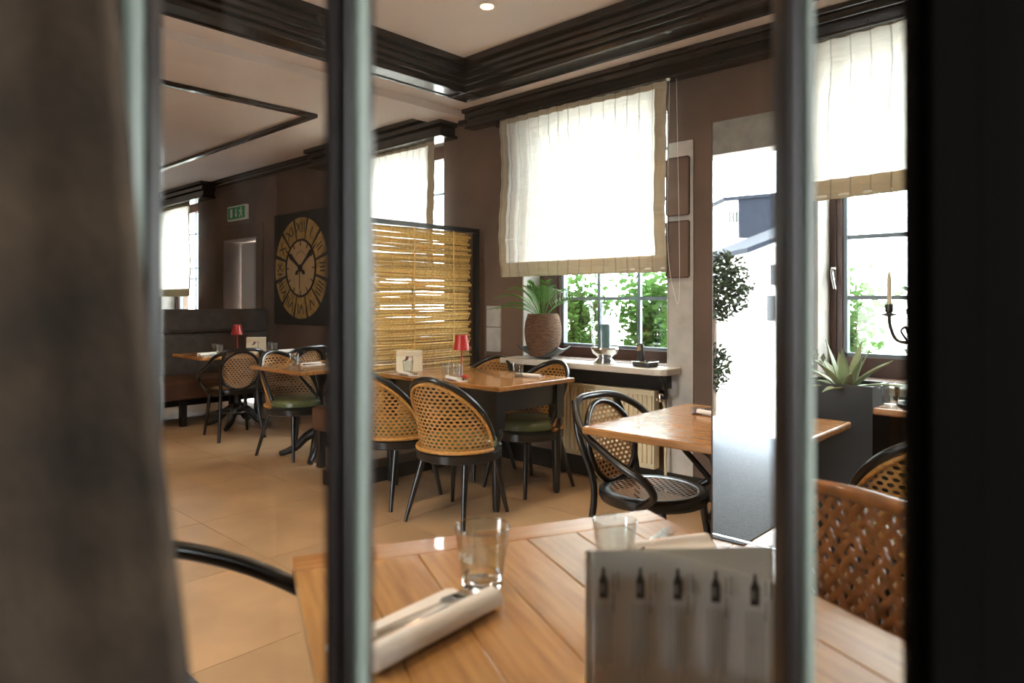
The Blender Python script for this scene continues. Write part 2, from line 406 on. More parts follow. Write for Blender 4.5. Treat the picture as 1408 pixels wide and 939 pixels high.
# windows
def window(name, x0, x1, z0, z1, gx0, gx1, gz0, bars_x, bars_z, handle=None):
    w_ = tag(empty(name, (x0, WD+0.2, z0)), kind='structure'); ox, oz = x0, z0
    gz1 = z1-0.12
    f = MB().box(0, gx0-ox, 0, 0.09, 0, z1-oz).box(gx1-ox, x1-ox, 0, 0.09, 0, z1-oz).box(gx0-ox, gx1-ox, 0, 0.09, 0, gz0-oz).box(gx0-ox, gx1-ox, 0, 0.09, gz1-oz, z1-oz)
    f.box(0.05, gx0-ox-0.03, -0.015, 0, 0.02, z1-oz-0.02)
    f.build('window_frame', M_winwood, w_, bevel=0.006)
    e = MB(); t = 0.022
    e.box(gx0-ox-0.004, gx0-ox+t, 0.02, 0.07, gz0-oz, gz1-oz).box(gx1-ox-t, gx1-ox, 0.02, 0.07, gz0-oz, gz1-oz).box(gx0-ox, gx1-ox, 0.02, 0.07, gz0-oz-0.004, gz0-oz+t)
    e.build('sash_edge', M_bar, w_)
    for b in bars_x: MB().box(b-ox-0.013, b-ox+0.013, 0.03, 0.06, gz0-oz+t, gz1-oz).build('glazing_bar', M_bar, w_)
    for b in bars_z: MB().box(gx0-ox+t, gx1-ox-t, 0.032, 0.058, b-oz-0.012, b-oz+0.012).build('glazing_bar', M_bar, w_)
    xs = [gx0] + list(bars_x) + [gx1]; zs = [gz0] + list(bars_z) + [gz1]
    for i in range(len(xs)-1):
        for j in range(len(zs)-1):
            MB().box(xs[i]-ox+0.01, xs[i+1]-ox-0.01, 0.044, 0.048, zs[j]-oz+0.01, zs[j+1]-oz-0.01).build('pane', M_pane, w_)
    if handle:
        h = MB().box(-0.014, 0.014, -0.02, 0, -0.05, 0.03).tube([(0, -0.02, 0.01), (0, -0.05, 0.012), (0.004, -0.058, -0.03), (0.02, -0.06, -0.10)], 0.008, 8)
        h.build('window_handle', M_steel, w_, smooth=True, loc=(handle[0]-ox, -0.016, handle[1]-oz))
    return w_
ZB = (1.30, 1.655, 2.01, 2.365)
window('window_1', -11.3, -9.91, 0.95, 2.74, -11.15, -9.985, 1.03, (-10.57,), (1.62, 1.78, 2.3))
window('window_2', -6.15, -4.62, 0.95, 2.74, -6.0, -4.72, 1.03, (-5.36,), (1.62, 1.78, 2.3))
window('window_3', -3.67, -2.36, 0.845, 2.74, -3.445, -2.40, 0.925, (-3.088, -2.731), ZB)
window('window_4', -1.40, -0.05, 0.845, 2.74, -1.318, -0.15, 0.955, (-0.93, -0.54), ZB, handle=(-1.355, 1.45))

# ================================================================= THE GLAZED PARTITION (nearest the viewer)
pr = tag(empty('window_5', V(0, 0.48), YAW), kind='structure')
def post(x0, x1, profile):
    p = MB()
    for (a, b, y0, y1) in profile['body']: p.box(x0+a*(x1-x0), x0+b*(x1-x0), y0, y1, 0.0, 2.6)
    o = p.build('post', profile.get('m', M_frame), pr, bevel=0.002)
    for (a, b, y0, y1) in profile.get('bead', []):
        bm_ = M_frame if (b-a) < 0.29 else profile.get('bm', M_litbead)
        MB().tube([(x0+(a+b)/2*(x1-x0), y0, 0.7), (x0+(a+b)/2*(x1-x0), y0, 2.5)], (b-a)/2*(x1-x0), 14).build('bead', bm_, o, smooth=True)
    return o
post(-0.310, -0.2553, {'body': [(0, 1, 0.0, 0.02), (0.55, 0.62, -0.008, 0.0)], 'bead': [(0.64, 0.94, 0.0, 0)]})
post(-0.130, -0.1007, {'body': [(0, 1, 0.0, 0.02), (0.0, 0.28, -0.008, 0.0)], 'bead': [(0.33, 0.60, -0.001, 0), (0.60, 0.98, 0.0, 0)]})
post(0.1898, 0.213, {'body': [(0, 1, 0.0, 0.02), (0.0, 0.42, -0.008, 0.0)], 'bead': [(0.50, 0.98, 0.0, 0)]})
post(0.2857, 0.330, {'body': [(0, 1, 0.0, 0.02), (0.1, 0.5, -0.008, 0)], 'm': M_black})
MB().box(-0.30, 0.33, 0.0, 0.04, 0.0, 0.72).box(-0.30, 0.33, 0.0, 0.04, 2.5, 2.6).build('rail', M_frame, pr)
for (a, b) in ((-0.2553, -0.130), (-0.1007, 0.1898), (0.213, 0.2857)):
    MB().box(a+0.001, b-0.001, 0.012, 0.014, 0.72, 2.5).build('pane', M_pane, pr)
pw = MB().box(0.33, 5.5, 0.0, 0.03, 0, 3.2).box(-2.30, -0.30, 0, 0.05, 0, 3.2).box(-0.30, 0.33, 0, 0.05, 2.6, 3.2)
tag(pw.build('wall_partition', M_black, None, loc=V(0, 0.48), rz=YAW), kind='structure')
# unseen porch round the viewer; pale walls and side opening shaped to add light
po = MB().box(-0.84, -0.79, -1.3, 0.48, 0, 2.6).box(-0.84, 1.4, -1.35, -1.3, 0, 2.6).box(-0.84, 1.4, -1.35, 0.48, 2.6, 2.7)
po.box(1.35, 1.4, -1.3, -1.0, 0, 2.6).box(1.35, 1.4, 0.05, 0.48, 0, 2.6).box(1.35, 1.4, -1.0, 0.05, 0, 0.7).box(1.35, 1.4, -1.0, 0.05, 2.3, 2.6)
tag(po.build('wall_porch', M_grey, None, loc=V(0,0), rz=YAW), kind='structure')
# curtain on the left of the porch
def cf(u, v):
    z = 2.35 - 2.3*v
    pts = [(2.35, -0.30), (1.465, -0.241), (1.25, -0.222), (1.045, -0.197), (0.5, -0.16), (0.0, -0.15)]
    for (za, xa), (zb, xb) in zip(pts, pts[1:]):
        if za >= z >= zb: e = xa + (xb-xa)*(za-z)/(za-zb); break
    X = -0.74 + (e+0.74)*u
    return V(X, 0.415 + 0.008*math.sin(u*15 + 0.6*math.sin(v*5)) + 0.002*math.sin(u*43+v*4), z)
cu = MB().grid(cf, 90, 40).build('curtain', M_curt, None, smooth=True)
so = cu.modifiers.new('thick', 'SOLIDIFY'); so.thickness = 0.012
tag(cu, 'heavy dark brown woven curtain hanging at the left beside the frame', 'curtain')
# ---------------------------------------------------------------- ceiling lights
spots = [(-2.945, 2.93), (-1.5, 2.93), (-2.945, 1.45), (-1.5, 1.45), (-2.945, 0.0), (-1.5, -0.1), (0.0, 2.6)]
spots2 = [(-6.2, 1.0), (-7.6, 1.0), (-6.2, -0.4), (-9.4, 1.0), (-4.9, 0.6)]
def spot(x, y, z, label):
    s = thing('ceiling_spotlight', label, 'light', (x, y, z), group='recessed ceiling spotlights')
    MB().lathe([(0.046, 0), (0.052, -0.006), (0.040, -0.010), (0.036, -0.004), (0.036, 0.0)], 24).build('trim_ring', M_white, s, smooth=True)
    MB().lathe([(0.0, -0.003), (0.035, -0.003)], 24).build('lamp', M_emit, s)
    L = bpy.data.lights.new('spot', 'SPOT'); L.energy = SPOT_W; L.spot_size = math.radians(125); L.spot_blend = 0.7; L.shadow_soft_size = 0.06; L.color = (1.0, 0.78, 0.55)
    lo = bpy.data.objects.new('light_source', L); COL.objects.link(lo); lo.parent = s; lo.location = (0, 0, -0.02)
sl_ = ['small round warm spotlight glowing in the white raised ceiling at the top', 'recessed spotlight in the raised ceiling over the right table', 'recessed spotlight over the open floor in front of the long table', 'recessed spotlight over the foreground table', 'recessed spotlight over the granite entrance floor', 'recessed spotlight just inside the partition', 'recessed spotlight over the planter and right window']
for (x, y), lb in zip(spots, sl_): spot(x, y, 3.08, lb)
sl_ = ['recessed spotlight in the lower ceiling before the far left table', 'recessed spotlight over the banquette seat', 'recessed spotlight by the side wall near the left tables', 'recessed spotlight behind the banquette back', 'recessed spotlight beside the white ceiling beam']
for (x, y), lb in zip(spots2, sl_): spot(x, y, ZC, lb)

# ================================================================= BLINDS
def blind(label, x0, x1, z0, z1, d, skew=0.0, hem=0.075):
    b = thing('roman_blind', label, 'blind', (x0, d, z0)); W = x1-x0; Hh = z1-z0
    ph = random.uniform(0, 6)
    def fn(u, v):
        zz = Hh*v + skew*(u-0.5)*(1-v)
        return (W*u + 0.006*math.sin(v*9+ph), 0.010*math.sin(u*W*52) + 0.012*math.sin(v*7+u*5+ph) + 0.004*math.sin(v*46+u*9), zz)
    def sub(u0, u1, v0, v1, off):
        def g(u, v):
            p = fn(u0+(u1-u0)*u, v0+(v1-v0)*v); return (p[0], p[1]+off, p[2])
        return g
    def uvf(u0, u1, v0, v1): return lambda u, v: ((u0+(u1-u0)*u)*W/1.5, (v0+(v1-v0)*v)*Hh)
    hu, hv = hem/W, hem/Hh; vb = 0.10/Hh
    def piece(n, a, c, e, f, off, m, nu, nv):
        o = MB().grid(sub(a, c, e, f, off), nu, nv, uvfn=uvf(a, c, e, f)).build(n, m, b, smooth=True)
        s_ = o.modifiers.new('t', 'SOLIDIFY'); s_.thickness = 0.0015; return o
    piece('fabric_panel', 0.01, 0.99, 0.02, 0.99, 0, M_blind, 60, 50)
    piece('hem_left', -0.004, hu, 0, 1, -0.006, M_hem, 6, 40); piece('hem_right', 1-hu, 1.004, 0, 1, -0.006, M_hem, 6, 40)
    piece('hem_top', 0, 1, 1-hv*0.8, 1.002, -0.010, M_hem, 60, 4); piece('hem_bottom', 0, 1, -0.01, vb, -0.010, M_hem, 60, 6)
    MB().tube([(0.01, 0.012, 0.012+skew*-0.5), (W-0.01, 0.012, 0.012+skew*0.5)], 0.008, 8).build('bottom_rod', M_white, b, smooth=True)
    MB().tube([(0, 0.012, Hh), (W, 0.012, Hh)], 0.010, 8).build('head_rail', M_white, b, smooth=True)
    return b
blind('cream striped roman blind on the large window above the palm', -3.83, -2.33, 1.485, 2.755, 3.975, 0.0)
blind('cream roman blind half raised on the right-hand window with the candles', -1.50, 0.02, 1.865, 2.755, 3.975, 0.03, 0.03)
blind('cream roman blind on the window behind the bamboo screen', -6.14, -4.64, 1.5, 2.73, 3.95, 0.0)
blind('cream roman blind on the farthest window above the high-backed banquette', -11.4, -9.98, 1.36, 2.70, 3.98, 0.0)
rd = thing('blind_pull_rod', 'thin clear pull rod hanging at the right side of the large blind', 'rod', (-2.30, 3.96, 0.90))
MB().tube([(0, 0, 0), (0, 0, 1.83)], 0.004, 8).build('rod', M_tumb, rd, smooth=True)
MB().lathe([(0.012, 1.825), (0.016, 1.835), (0.016, 1.85), (0.01, 1.855)], 12).build('cap', M_white, rd, smooth=True)
co = MB().tube(bez([(0.01, 0, 1.83), (0.0, -0.01, 0.8), (0.05, -0.01, 0.43), (0.085, -0.005, 0.50), (0.06, 0, 1.82)], 8), 0.0016, 5).build('cord', M_white, rd, smooth=True)
# pale strip beside the window; its two panels imitate a reflection
struct('trim_11', MB().box(-2.355, -2.165, WD-0.012, WD, 0.0, 2.33), M_grey)
for (z0, z1, s) in ((1.85, 2.22, 'upper'), (1.44, 1.80, 'lower')):
    b = thing('reflection_panel', '%s of the two brown panels imitating a reflection on the pale strip right of the blind' % s, 'board', (-2.262, WD-0.02, (z0+z1)/2))
    hh = (z1-z0)/2
    MB().box(-0.085, 0.07, -0.006, 0.006, -hh, hh).build('panel', M_wall, b)
    MB().box(0.07, 0.078, -0.01, 0.006, -hh, hh).box(-0.093, -0.085, -0.01, 0.006, -hh, hh).box(-0.085, 0.07, -0.01, 0.006, -hh-0.008, -hh).box(-0.085, 0.07, -0.01, 0.006, hh, hh+0.008).build('border', M_winwood, b)
# two pale wall tiles behind the screen
tl = MB().box(-4.06, -3.90, WD-0.02, WD, 0.86, 1.06).box(-4.06, -3.90, WD-0.02, WD, 1.066, 1.24)
struct('trim_12', tl, M_grey, bevel=0.004)
# ================================================================= CLOCK, SIGN
ck = thing('wall_clock', 'large square dark wall clock with gold Roman numeral plates', 'clock', (-7.03, WD-0.03, 1.655))
MB().box(-0.62, 0.62, 0, 0.03, -0.645, 0.645).build('board', M_cblack, ck, bevel=0.004)
RX = Matrix.Rotation(math.pi/2, 4, 'X')      # xy outline -> upright, facing -y
nums = ['XII', 'I', 'II', 'III', 'IIII', 'V', 'VI', 'VII', 'VIII', 'IX', 'X', 'XI']
def arcpoly(r0, r1, a0, a1, n=5):
    return [(r1*math.sin(a0+(a1-a0)*i/n), r1*math.cos(a0+(a1-a0)*i/n)) for i in range(n, -1, -1)] + [(r0*math.sin(a0+(a1-a0)*i/n), r0*math.cos(a0+(a1-a0)*i/n)) for i in range(n+1)]
for i, t in enumerate(nums):
    a = math.radians(30*i)
    pl = MB().prism(arcpoly(0.335, 0.575, a-0.22, a+0.22), 0.006, RX).build('numeral_plate', M_plate, ck)
    text_mesh('numeral', t, 0.17, M_cink, pl, (0.455*math.sin(a), -0.0075, 0.455*math.cos(a)), Matrix.Rotation(math.pi/2, 4, 'X').to_euler() if i == 0 else (Matrix.Rotation(a, 4, 'Y') @ RX).to_euler())
MB().prism([(0.315*math.cos(2*math.pi*k/48), 0.315*math.sin(2*math.pi*k/48)) for k in range(48)], 0.006, RX).build('dial', M_clockface, ck)
MB().tube([(0.318*math.cos(2*math.pi*k/48), -0.006, 0.318*math.sin(2*math.pi*k/48)) for k in range(48)], 0.011, 8, closed=True).build('dial_ring', M_cink, ck, smooth=True)
for i in range(12):
    a = math.radians(30*i)
    MB().box(-0.006, 0.006, -0.010, -0.004, 0.255, 0.31, Matrix.Rotation(a, 4, 'Y')).build('tick', M_cink, ck)
def hand(ang, L, wd, n):
    R_ = Matrix.Rotation(math.radians(ang), 4, 'Y') @ Matrix.Translation((0, -0.012, 0)) @ RX
    MB().prism([(-wd*0.4, -0.05), (-wd, -0.09), (0, -0.13), (wd, -0.09), (wd*0.4, -0.05), (wd*0.7, L*0.35), (wd*1.25, L*0.62), (wd*0.35, L*0.75), (0, L), (-wd*0.35, L*0.75), (-wd*1.25, L*0.62), (-wd*0.7, L*0.35)], 0.006, R_).build(n, M_cink, ck)
hand(-56, 0.40, 0.026, 'hour_hand'); hand(53, 0.46, 0.024, 'minute_hand'); 
MB().box(-0.005, 0.005, -0.022, -0.018, -0.24, 0.02).build('second_hand', M_cink, ck)
MB().lathe([(0.0, 0), (0.04, 0), (0.04, 0.02), (0, 0.02)], 20).build('hub', M_cink, ck, smooth=True).rotation_euler = (math.pi/2, 0, 0)
MB().tube([(0.10*math.sin(t), -0.007, 0.12+0.07*math.cos(t)) for t in [math.radians(x) for x in range(-75, 76, 15)]], 0.005, 6).build('maker_mark', M_inkg, ck)
ex = thing('exit_sign', 'small green illuminated exit sign with running figure on the brown wall', 'sign', (-8.62, WD-0.04, 2.42))
MB().box(-0.26, 0.26, 0, 0.04, -0.095, 0.095).build('housing', M_white, ex, bevel=0.004)
MB().box(-0.235, 0.235, -0.004, 0, -0.075, 0.075).build('sign_face', M_green_sign, ex)
MB().box(-0.16, -0.10, -0.008, -0.004, -0.055, 0.055).build('door_symbol', M_white, ex)
MB().box(-0.012, 0.012, -0.008, -0.004, -0.02, 0.055).prism([(-0.035, -0.015), (0, -0.06), (0.035, -0.015)], 0.004, Matrix.Translation((0, -0.004, 0)) @ RX).build('arrow_symbol', M_white, ex)
pz = MB()
mt_ = Matrix.Translation((0.13, -0.004, 0)) @ RX
pz.prism([(0.018*math.cos(t*math.pi/5)+0.01, 0.048+0.014*math.sin(t*math.pi/5)) for t in range(10)], 0.004, mt_)
pz.prism([(-0.02, 0.03), (-0.012, -0.01), (0.012, -0.01), (0.022, 0.03)], 0.004, mt_)
pz.prism([(0.0, -0.01), (-0.05, -0.055), (-0.035, -0.06), (0.015, -0.012)], 0.004, mt_).prism([(-0.008, -0.01), (0.025, -0.035), (0.02, -0.06), (0.036, -0.06), (0.042, -0.028), (0.012, -0.005)], 0.004, mt_)
pz.prism([(0.02, 0.03), (0.05, 0.008), (0.045, 0.0), (0.012, 0.018)], 0.004, mt_).prism([(-0.02, 0.03), (-0.05, 0.022), (-0.05, 0.012), (-0.015, 0.016)], 0.004, mt_)
pz.build('running_figure', M_white, ex)

# ================================================================= CHAIRS
def legs(parent, spec, m=M_lacq):
    for (a, b, r0, r1) in spec: MB().tube([a, b], [r0, r1], 10).build('leg', m, parent, smooth=True)
def tub_chair(seat_m=M_green, cane_m=M_cane, label='', group=None, loc=(0,0,0), rz=0):
    """curved cane tub chair, faces local +y"""
    t = thing('tub_chair', label, 'chair', loc, rz, group)
    TM = math.radians(90)
    def zt(th): return 0.47 + 0.365*max(0, math.cos(th*math.pi/2/TM))**0.80
    def P(th, z):
        k = (z-0.42)/0.4; rx = 0.235+0.035*k; ry = 0.235+0.07*k
        return Vector((rx*math.sin(th), -ry*math.cos(th) if abs(th) < math.pi/2 else -0.235*math.cos(th), z))
    def fn(u, v):
        th = TM*(2*u-1); z = 0.415 + (zt(th)-0.415)*v; return P(th, z)
    pc = 0.034
    sh = MB().grid(fn, 48, 12, uvfn=lambda u, v: (TM*(2*u-1)*0.25/pc, (0.415+(zt(TM*(2*u-1))-0.415)*v)/(pc*0.62))).build('cane_back', cane_m, t, smooth=True)
    top = [P(TM*(2*i/40-1), zt(TM*(2*i/40-1))+0.008) for i in range(41)]
    MB().tube(top, 0.0165, 10).build('back_frame', M_lacq, t, smooth=True)
    inn = [P(TM*(2*i/40-1)*0.97, zt(TM*(2*i/40-1))-0.022)*1.0 + Vector((0,0,0)) for i in range(41)]
    inn = [Vector((p.x*1.03, p.y*1.03, p.z)) for p in inn]
    MB().tube(inn, 0.009, 8).build('rattan_edge', M_ratt, t, smooth=True)
    bot = [P(TM*(2*i/40-1)*0.97, 0.425) for i in range(41)]
    MB().tube([Vector((p.x*1.05, p.y*1.05, p.z)) for p in bot], 0.012, 8).build('rattan_edge', M_ratt, t, smooth=True)
    MB().lathe([(0.0, 0.352), (0.225, 0.352), (0.252, 0.362), (0.255, 0.405), (0.24, 0.415), (0.0, 0.415)], 36).build('seat_frame', M_lacq, t, smooth=True)
    MB().lathe([(0.0, 0.415), (0.205, 0.415), (0.226, 0.425), (0.228, 0.455), (0.215, 0.475), (0.18, 0.485), (0.0, 0.49)], 36).build('seat', seat_m, t, smooth=True)
    legs(t, [((sx*0.15, sy*0.15, 0.365), (sx*0.205, sy*(0.215 if sy > 0 else 0.25), 0.0), 0.021, 0.012) for sx in (-1, 1) for sy in (-1, 1)])
    return t
def oval_chair(label='', group=None, loc=(0,0,0), rz=0, cane_m=M_cane2, high=False):
    """bentwood armchair: oval cane back, hoop arms, round cane seat; faces local +y"""
    t = thing('bentwood_armchair', label, 'chair', loc, rz, group)
    # oval back, slightly leaning
    def B(a, k=1.0):
        x = 0.172*k*math.sin(a); zz = 0.635 + 0.178*k*math.cos(a); lean = -0.215 - 0.25*(zz-0.5) ; 
        return Vector((x, lean + 0.9*x*x, zz))
    MB().tube([B(2*math.pi*i/40) for i in range(40)], 0.014, 10, closed=True).build('back_frame', M_lacq, t, smooth=True)
    def fb(u, v):
        return B(2*math.pi*u, v*0.97)
    MB().grid(fb, 32, 8, uvfn=lambda u, v: (0.172*v*math.sin(2*math.pi*u)/0.032+50, (0.178*v*math.cos(2*math.pi*u))/0.020+50)).build('cane_back', cane_m, t, smooth=True)
    # hoop running over the back and down into both arms
    half = [(0.0, -0.335, 0.835), (0.13, -0.315, 0.828), (0.222, -0.25, 0.78), (0.262, -0.175, 0.712), (0.284, -0.06, 0.655), (0.29, 0.05, 0.605), (0.275, 0.135, 0.565), (0.25, 0.165, 0.51), (0.228, 0.13, 0.47), (0.215, 0.07, 0.43)]
    if high: half = [(0.0, -0.335, 0.835), (0.13, -0.315, 0.828), (0.225, -0.235, 0.80), (0.275, -0.10, 0.745), (0.290, 0.04, 0.67), (0.275, 0.135, 0.60), (0.25, 0.165, 0.53), (0.228, 0.13, 0.47), (0.215, 0.07, 0.43)]
    hoop = [(-x, y, z) for (x, y, z) in half[:0:-1]] + half
    MB().tube(bez(hoop, 6), 0.0165, 10).build('hoop_arm', M_lacq, t, smooth=True)
    for s in (-1, 1):
        MB().tube(bez([(s*0.15, -0.322, 0.825), (s*0.185, -0.27, 0.68), (s*0.165, -0.20, 0.47), (s*0.175, -0.22, 0.25), (s*0.205, -0.29, 0.0)], 5), 0.015, 10).build('rear_leg', M_lacq, t, smooth=True)
    legs(t, [((s*0.16, 0.145, 0.42), (s*0.20, 0.20, 0.0), 0.019, 0.012) for s in (-1, 1)])
    MB().lathe([(0.185, 0.415), (0.23, 0.415), (0.238, 0.43), (0.236, 0.455), (0.215, 0.465), (0.188, 0.460)], 40, closed=True).build('seat_frame', M_lacq, t, smooth=True)
    MB().grid(lambda u, v: (0.19*v*math.sin(2*math.pi*u), 0.19*v*math.cos(2*math.pi*u), 0.458-0.004*(1-v)), 36, 6,
              uvfn=lambda u, v: (0.19*v*math.sin(2*math.pi*u)/0.032+50, 0.19*v*math.cos(2*math.pi*u)/0.020+50)).build('cane_seat', cane_m, t, smooth=True)
    MB().tube([(0.15*math.sin(2*math.pi*i/24), -0.02+0.15*math.cos(2*math.pi*i/24), 0.24) for i in range(24)], 0.009, 8, closed=True).build('ring_stretcher', M_lacq, t, smooth=True)
    return t
R = math.radians
tubA = tub_chair(label='cane tub chair with olive seat nearest the front corner of the long table', loc=(-3.01, 2.76, 0), rz=R(12), group='cane tub chairs')
dup(tubA, (-3.60, 2.74, 0), R(8), 'cane tub chair at the long table half hidden by the window post')
dup(tubA, (-3.13, 3.50, 0), R(176), 'tub chair with green seat between the long table and the radiator')
dup(tubA, (-3.72, 3.55, 0), R(184), 'tub chair behind the long table beside the bamboo screen, only its top showing')
tubB = dup(tubA, (-5.20, 2.93, 0), R(-80), 'tub chair with olive seat facing the viewer at the left table')
for ch in tubB.children:
    if ch.name.startswith('cane_back'):
        ch.data = ch.data.copy(); ch.data.materials[0] = M_cane2
dup(tubA, (-0.61, 2.80, 0), R(32), 'black framed cane tub chair on the right beside the square planter')
ovA = oval_chair('bentwood armchair with oval cane back and round seat at the right table', loc=(-1.59, 2.61, 0), rz=R(-92), group='bentwood armchairs')
dup(ovA, (-6.38, 2.93, 0), R(82), 'bentwood armchair with oval cane back in front of the far left table')
dup(ovA, (-6.25, 3.50, 0), R(95), 'bentwood armchair at the far left table mostly hidden behind the green seated chair')
c0 = V(-0.43, 1.13); oval_chair('black bentwood armchair at the left of the nearest table, only its arm visible', 'bentwood armchairs', c0, YAW-R(84), high=True)

# ================================================================= TABLES
def turned_leg(parent, x, y, h):
    o = MB().box(-0.037, 0.037, -0.037, 0.037, h-0.23, h).lathe([(0.018, 0), (0.024, 0.02), (0.034, 0.38), (0.030, 0.40), (0.036, 0.415), (0.026, 0.43), (0.040, 0.455), (0.042, 0.475), (0.034, 0.50), (0.024, 0.515), (0.034, h-0.235)], 16)
    return o.build('leg', M_lacq, parent, smooth=True, loc=(x, y, 0))
t1 = thing('dining_table', 'long oak dining table with black turned legs by the bamboo screen', 'table', (-3.43, 3.28, 0), R(0))
MB().box(-0.585, 0.60, -0.36, 0.37, 0.735, 0.765).build('tabletop', M_oak, t1, bevel=0.005)
ap = MB()
for (a, b, c, d) in ((-0.53, 0.545, -0.325, -0.30), (-0.53, 0.545, 0.29, 0.315), (-0.53, -0.505, -0.30, 0.29), (0.52, 0.545, -0.30, 0.29)): ap.box(a, b, c, d, 0.60, 0.735)
ap.build('apron', M_lacq, t1)
for (x, y) in ((0.53, -0.315), (0.53, 0.26), (-0.52, -0.315), (-0.52, 0.26)): turned_leg(t1, x, y, 0.735)
def pedestal_table(label, loc, sx, sy, h, rz=0, top_m=M_oak):
    t = thing('bistro_table', label, 'table', loc, rz, 'tables on cast iron pedestals')
    MB().box(-sx/2, sx/2, -sy/2, sy/2, h-0.032, h).build('tabletop', top_m, t, bevel=0.008)
    MB().box(-0.20, 0.20, -0.025, 0.025, h-0.06, h-0.032).box(-0.025, 0.025, -0.20, 0.20, h-0.06, h-0.032).build('top_bracket', M_iron, t)
    MB().lathe([(0.06, 0.12), (0.07, 0.16), (0.04, 0.20), (0.034, 0.30), (0.05, 0.34), (0.034, 0.38), (0.030, 0.58), (0.05, 0.62), (0.07, h-0.06)], 18).build('column', M_iron, t, smooth=True)
    for k in range(4):
        m = Matrix.Rotation(math.pi/2*k + math.pi/4, 4, 'Z')
        pts = [m @ Vector(p) for p in ((0.03, 0, 0.20), (0.12, 0, 0.15), (0.20, 0, 0.07), (0.29, 0, 0.03), (0.33, 0, 0.02))]
        f = MB().tube(bez(pts, 4), [0.045-0.0016*i for i in range(17)], 10)
        f.build('foot', M_iron, t, smooth=True)
        br = [m @ Vector(p) for p in ((0.03, 0, 0.50), (0.08, 0, 0.56), (0.15, 0, 0.64), (0.20, 0, h-0.05))]
        MB().tube(bez(br, 4), 0.012, 8).build('scroll_brace', M_iron, t, smooth=True)
    return t
T2 = pedestal_table('oak table with bentwood armchair below the large window, right of centre', (-1.355, 2.76, 0), 0.80, 0.90, 0.75)
T3 = pedestal_table('small oak table in front of the green seated chair at left', (-5.03, 3.05, 0), 0.80, 0.82, 0.75)
T4 = pedestal_table('oak table along the banquette beneath the wall clock', (-6.85, 3.20, 0), 0.72, 1.02, 0.75)
T5 = pedestal_table('oak table behind the square planter at the far right', (-0.50, 3.60, 0), 0.86, 0.36, 0.79)
# nearest table: planks with a breadboard end, set square to the partition panes
FA = math.atan2(0.322, 0.804)
ft = thing('plank_table', 'large pale oak plank table in the foreground', 'table', V(-0.459, 1.416), YAW+FA)
FL, FW = 0.95, 0.866
MB().box(0.0, FW, -0.085, 0.0, 0.722, 0.75).build('end_board', M_oak, ft, bevel=0.004)
n = 7; pw_ = FW/n
for i in range(n): MB().box(0.0008, pw_-0.0008, 0, FL-0.0865, 0.722, 0.75).build('plank', M_oak2, ft, bevel=0.002, loc=(i*pw_, -FL, 0))
MB().box(0.05, FW-0.05, -FL+0.05, -0.05, 0.66, 0.722).build('apron', M_lacq, ft)
for (x, y) in ((0.08, -0.08), (FW-0.08, -0.08), (0.08, -FL+0.08), (FW-0.08, -FL+0.08)): MB().tube([(x, y, 0.70), (x, y, 0.0)], [0.032, 0.022], 12).build('leg', M_lacq, ft, smooth=True)

# ================================================================= BANQUETTES
bq = thing('banquette', 'long high-backed taupe banquette against the far end of the room', 'bench', (-7.55, 2.4, 0))
MB().box(-0.40, -0.24, -1.6, 1.62, 0.44, 0.92).build('backrest', M_uph, bq, bevel=0.03)
MB().box(-0.42, -0.22, -1.6, 1.62, 0.925, 1.19).build('headrest', M_uph, bq, bevel=0.04)
MB().box(-0.42, -0.40, -1.6, 1.62, 0.1, 1.17).build('back_panel', M_lacq, bq)
MB().box(-0.30, 0.38, -1.6, 1.62, 0.27, 0.47).build('seat', M_leath, bq, bevel=0.035)
for y in (-1.2, -0.4, 0.40, 1.2):
    for x in (0.33, -0.3): MB().box(x-0.03, x+0.03, y-0.03, y+0.03, 0, 0.28).build('leg', M_lacq, bq)
bn = thing('bench', 'brown leather bench with black legs behind the bamboo screen', 'bench', (-4.46, 3.28, 0))
MB().box(-0.26, 0.22, -0.50, 0.62, 0.29, 0.47).build('seat', M_leath, bn, bevel=0.03)
for x in (-0.21, 0.17):
    for y in (-0.44, 0.56): MB().box(x-0.025, x+0.025, y-0.025, y+0.025, 0, 0.30).build('leg', M_lacq, bn)

# ================================================================= BAMBOO SCREEN
scn = thing('bamboo_screen', 'black framed room divider filled with horizontal yellow bamboo canes', 'screen', (-4.10, 3.24, 0))
fr_ = MB()
MB().box(-0.02, 0.02, -0.66, -0.62, 0, 1.88).build('frame_post', M_lacq, scn); MB().box(-0.02, 0.02, 0.69, 0.73, 0, 1.88).build('frame_post', M_lacq, scn)
MB().box(-0.02, 0.02, -0.62, 0.69, 1.845, 1.88).build('frame_rail', M_lacq, scn); MB().box(-0.02, 0.02, -0.62, 0.69, 0.24, 0.30).build('frame_rail', M_lacq, scn)
MB().box(-0.12, 0.12, -0.66, 0.73, 0.0, 0.10).build('base', M_lacq, scn, bevel=0.004)
for y in (-0.35, 0.05, 0.45): MB().tube([(0.012, y, 0.3), (0.012, y, 1.845)], 0.006, 6).build('upright_cane', M_bamb, scn)
cmesh = []
for k in range(5):
    pts = []; rr = []; L = 1.22
    base = 0.0092+0.0006*k
    for i in range(9):
        pts.append((0.002*math.sin(i*1.3+k), -0.61+L*i/8, 0.003*math.sin(i*0.8+k*2))); rr.append(base*(1.18 if i % 2 == k % 2 else 1.0))
    cmesh.append(MB().tube(pts, rr, 6).mesh('bamboo_cane', M_bamb, True))
z = 0.315; k = 0
